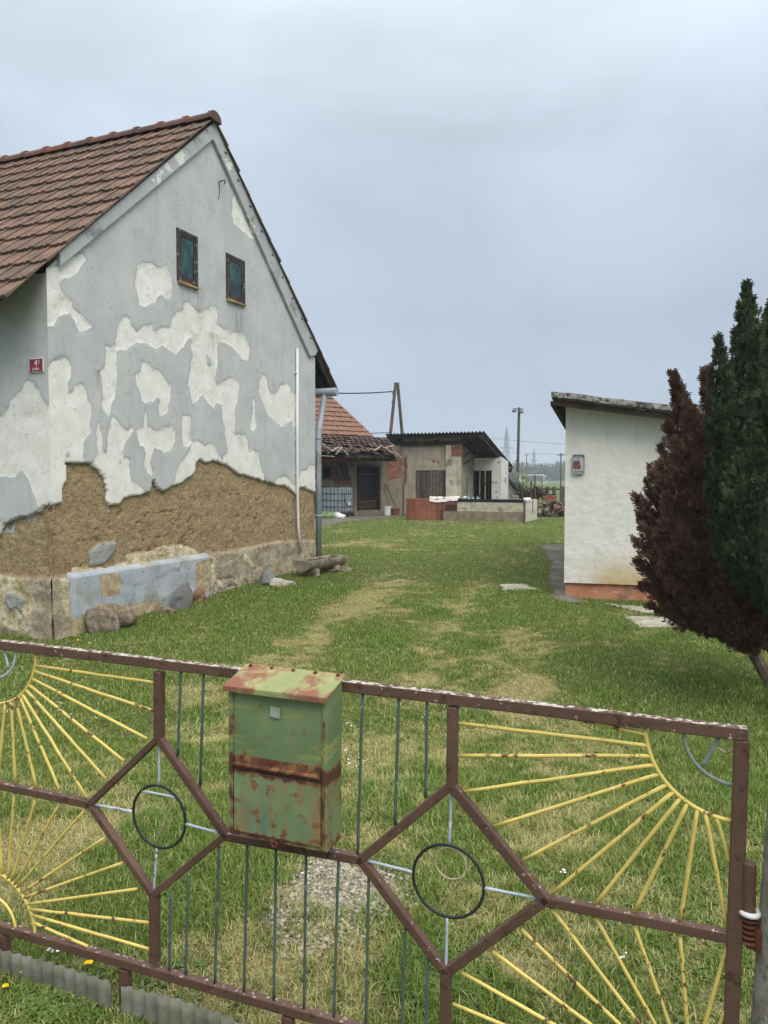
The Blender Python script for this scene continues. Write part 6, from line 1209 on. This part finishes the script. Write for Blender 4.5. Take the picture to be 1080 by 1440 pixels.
mb.add([(-h, 0, zb_f), (-h, dp, zb_f), (h, dp, zb_f), (h, 0, zb_f)], [(0, 1, 2, 3)]); mb.add([(-h, dp, zb_f), (-h, dp, zt_bk), (h, dp, zt_bk), (h, dp, zb_f)], [(0, 1, 2, 3)]); mb.add([(-h, .002, zt_f - .003), (h, .002, zt_f - .003), (h, dp - .002, zt_bk - .003), (-h, dp - .002, zt_bk - .003)], [(0, 1, 2, 3)])
mb.build('body', M_MAIL, mail)
for sx_ in (-1, 1): mb = MB(); mb.box((sx_ * (h - .006), -.003, 0), (.014, .005, mh * .98)); mb.build('edge_trim', M_MAIL, mail, bevel=.0015)
mb = MB(); zc = -.006; mb.box((0, -.0045, (zb_f + zc - .012) / 2 + .004), (mw - .034, .004, (zc - .012 - zb_f) - .02)); mb.build('door', M_MAIL, mail, bevel=.0015)
mb = MB(); n = 9
for i in range(n): x0_ = -h + .018 + (mw - .036) * i / n; mb.tube([(x0_ + .001, -.008, zc), (x0_ + (mw - .036) / n - .001, -.008, zc)], .0062 + .0005 * (i % 2), 8)
mb.box((0, -.0035, zc + .014), (mw - .036, .003, .022)); mb.build('hinge', vary('rusty_hinge', c(96, 62, 46), .35, 40, .85, .2, .6, 90, .002, dirt=c(132, 98, 62), dscale=30, dth=(.5, .62)), mail)
mb = MB(); mb.tube([(-h * .05 + .0, -.012, zb_f + .012), (-h * .05, .002, zb_f + .012)], .009, 10); mb.torus((-h * .05 + .004, -.010, zb_f + .0), (1, 0, 0), (0, 0, 1), .008, .0028, 14, 6); mb.build('lock_tab', M_RUST, mail)
mb = MB(); mb.box((-.004, -.0045, mh * .36), (.028, .0025, .030), Matrix.Rotation(.08, 3, 'Y'), 0, .5, .002); mb.build('sticker', vary('grey_sticker', c(146, 156, 146), .14, 40, .7, .2, .2), mail)
g = G('rusty_lid_paint', .65, .3); n = g.noise(11, 7, .68); k = g.mix(g.ss(g.noise(7, 5), .35, .65), c(134, 140, 92), c(160, 156, 104)); k = g.mix(g.ss(g.noise(6.5, 6, .66), .42, .54), k, c(128, 84, 66)); k = g.mix(g.ss(g.noise(34, 5, .7), .62, .70), k, c(104, 66, 50)); g.bump(n, .4, .002); M_LID = g.col(k)
b0, b1_ = V2(GATE.px(346.7, 931, 0)), V2(GATE.px(484, 947, 0)); f0, f1 = V2(mq(318.5, 963, MF - .018)), V2(mq(460.7, 977.6, MF - .018))
lid = MB(); ov = .008; yb, yf = dp + .012, -.020; zb2, zf2 = zt_bk + .014, zt_f + .000; hh_ = h + ov
lid.add([(-hh_, yf, zf2), (hh_, yf, zf2), (hh_, yb, zb2), (-hh_, yb, zb2), (-hh_, yf, zf2 + .003), (hh_, yf, zf2 + .003), (hh_, yb, zb2 + .003), (-hh_, yb, zb2 + .003)], [(0, 3, 2, 1), (4, 5, 6, 7), (0, 1, 5, 4), (1, 2, 6, 5), (2, 3, 7, 6), (3, 0, 4, 7)])
lid.box((0, yf - .001, zf2 - .005), (2 * hh_, .003, .012)); lo = lid.build('lid', M_LID, mail)
mb = MB()
for i in range(5): mb.lathe((-hh_ + .02 + (2 * hh_ - .04) * i / 4, yb - .012, zb2 - .002), [(.006, 0), (.006, .005), (.002, .008)], 8)
mb.build('rivets', M_RUST, lo)
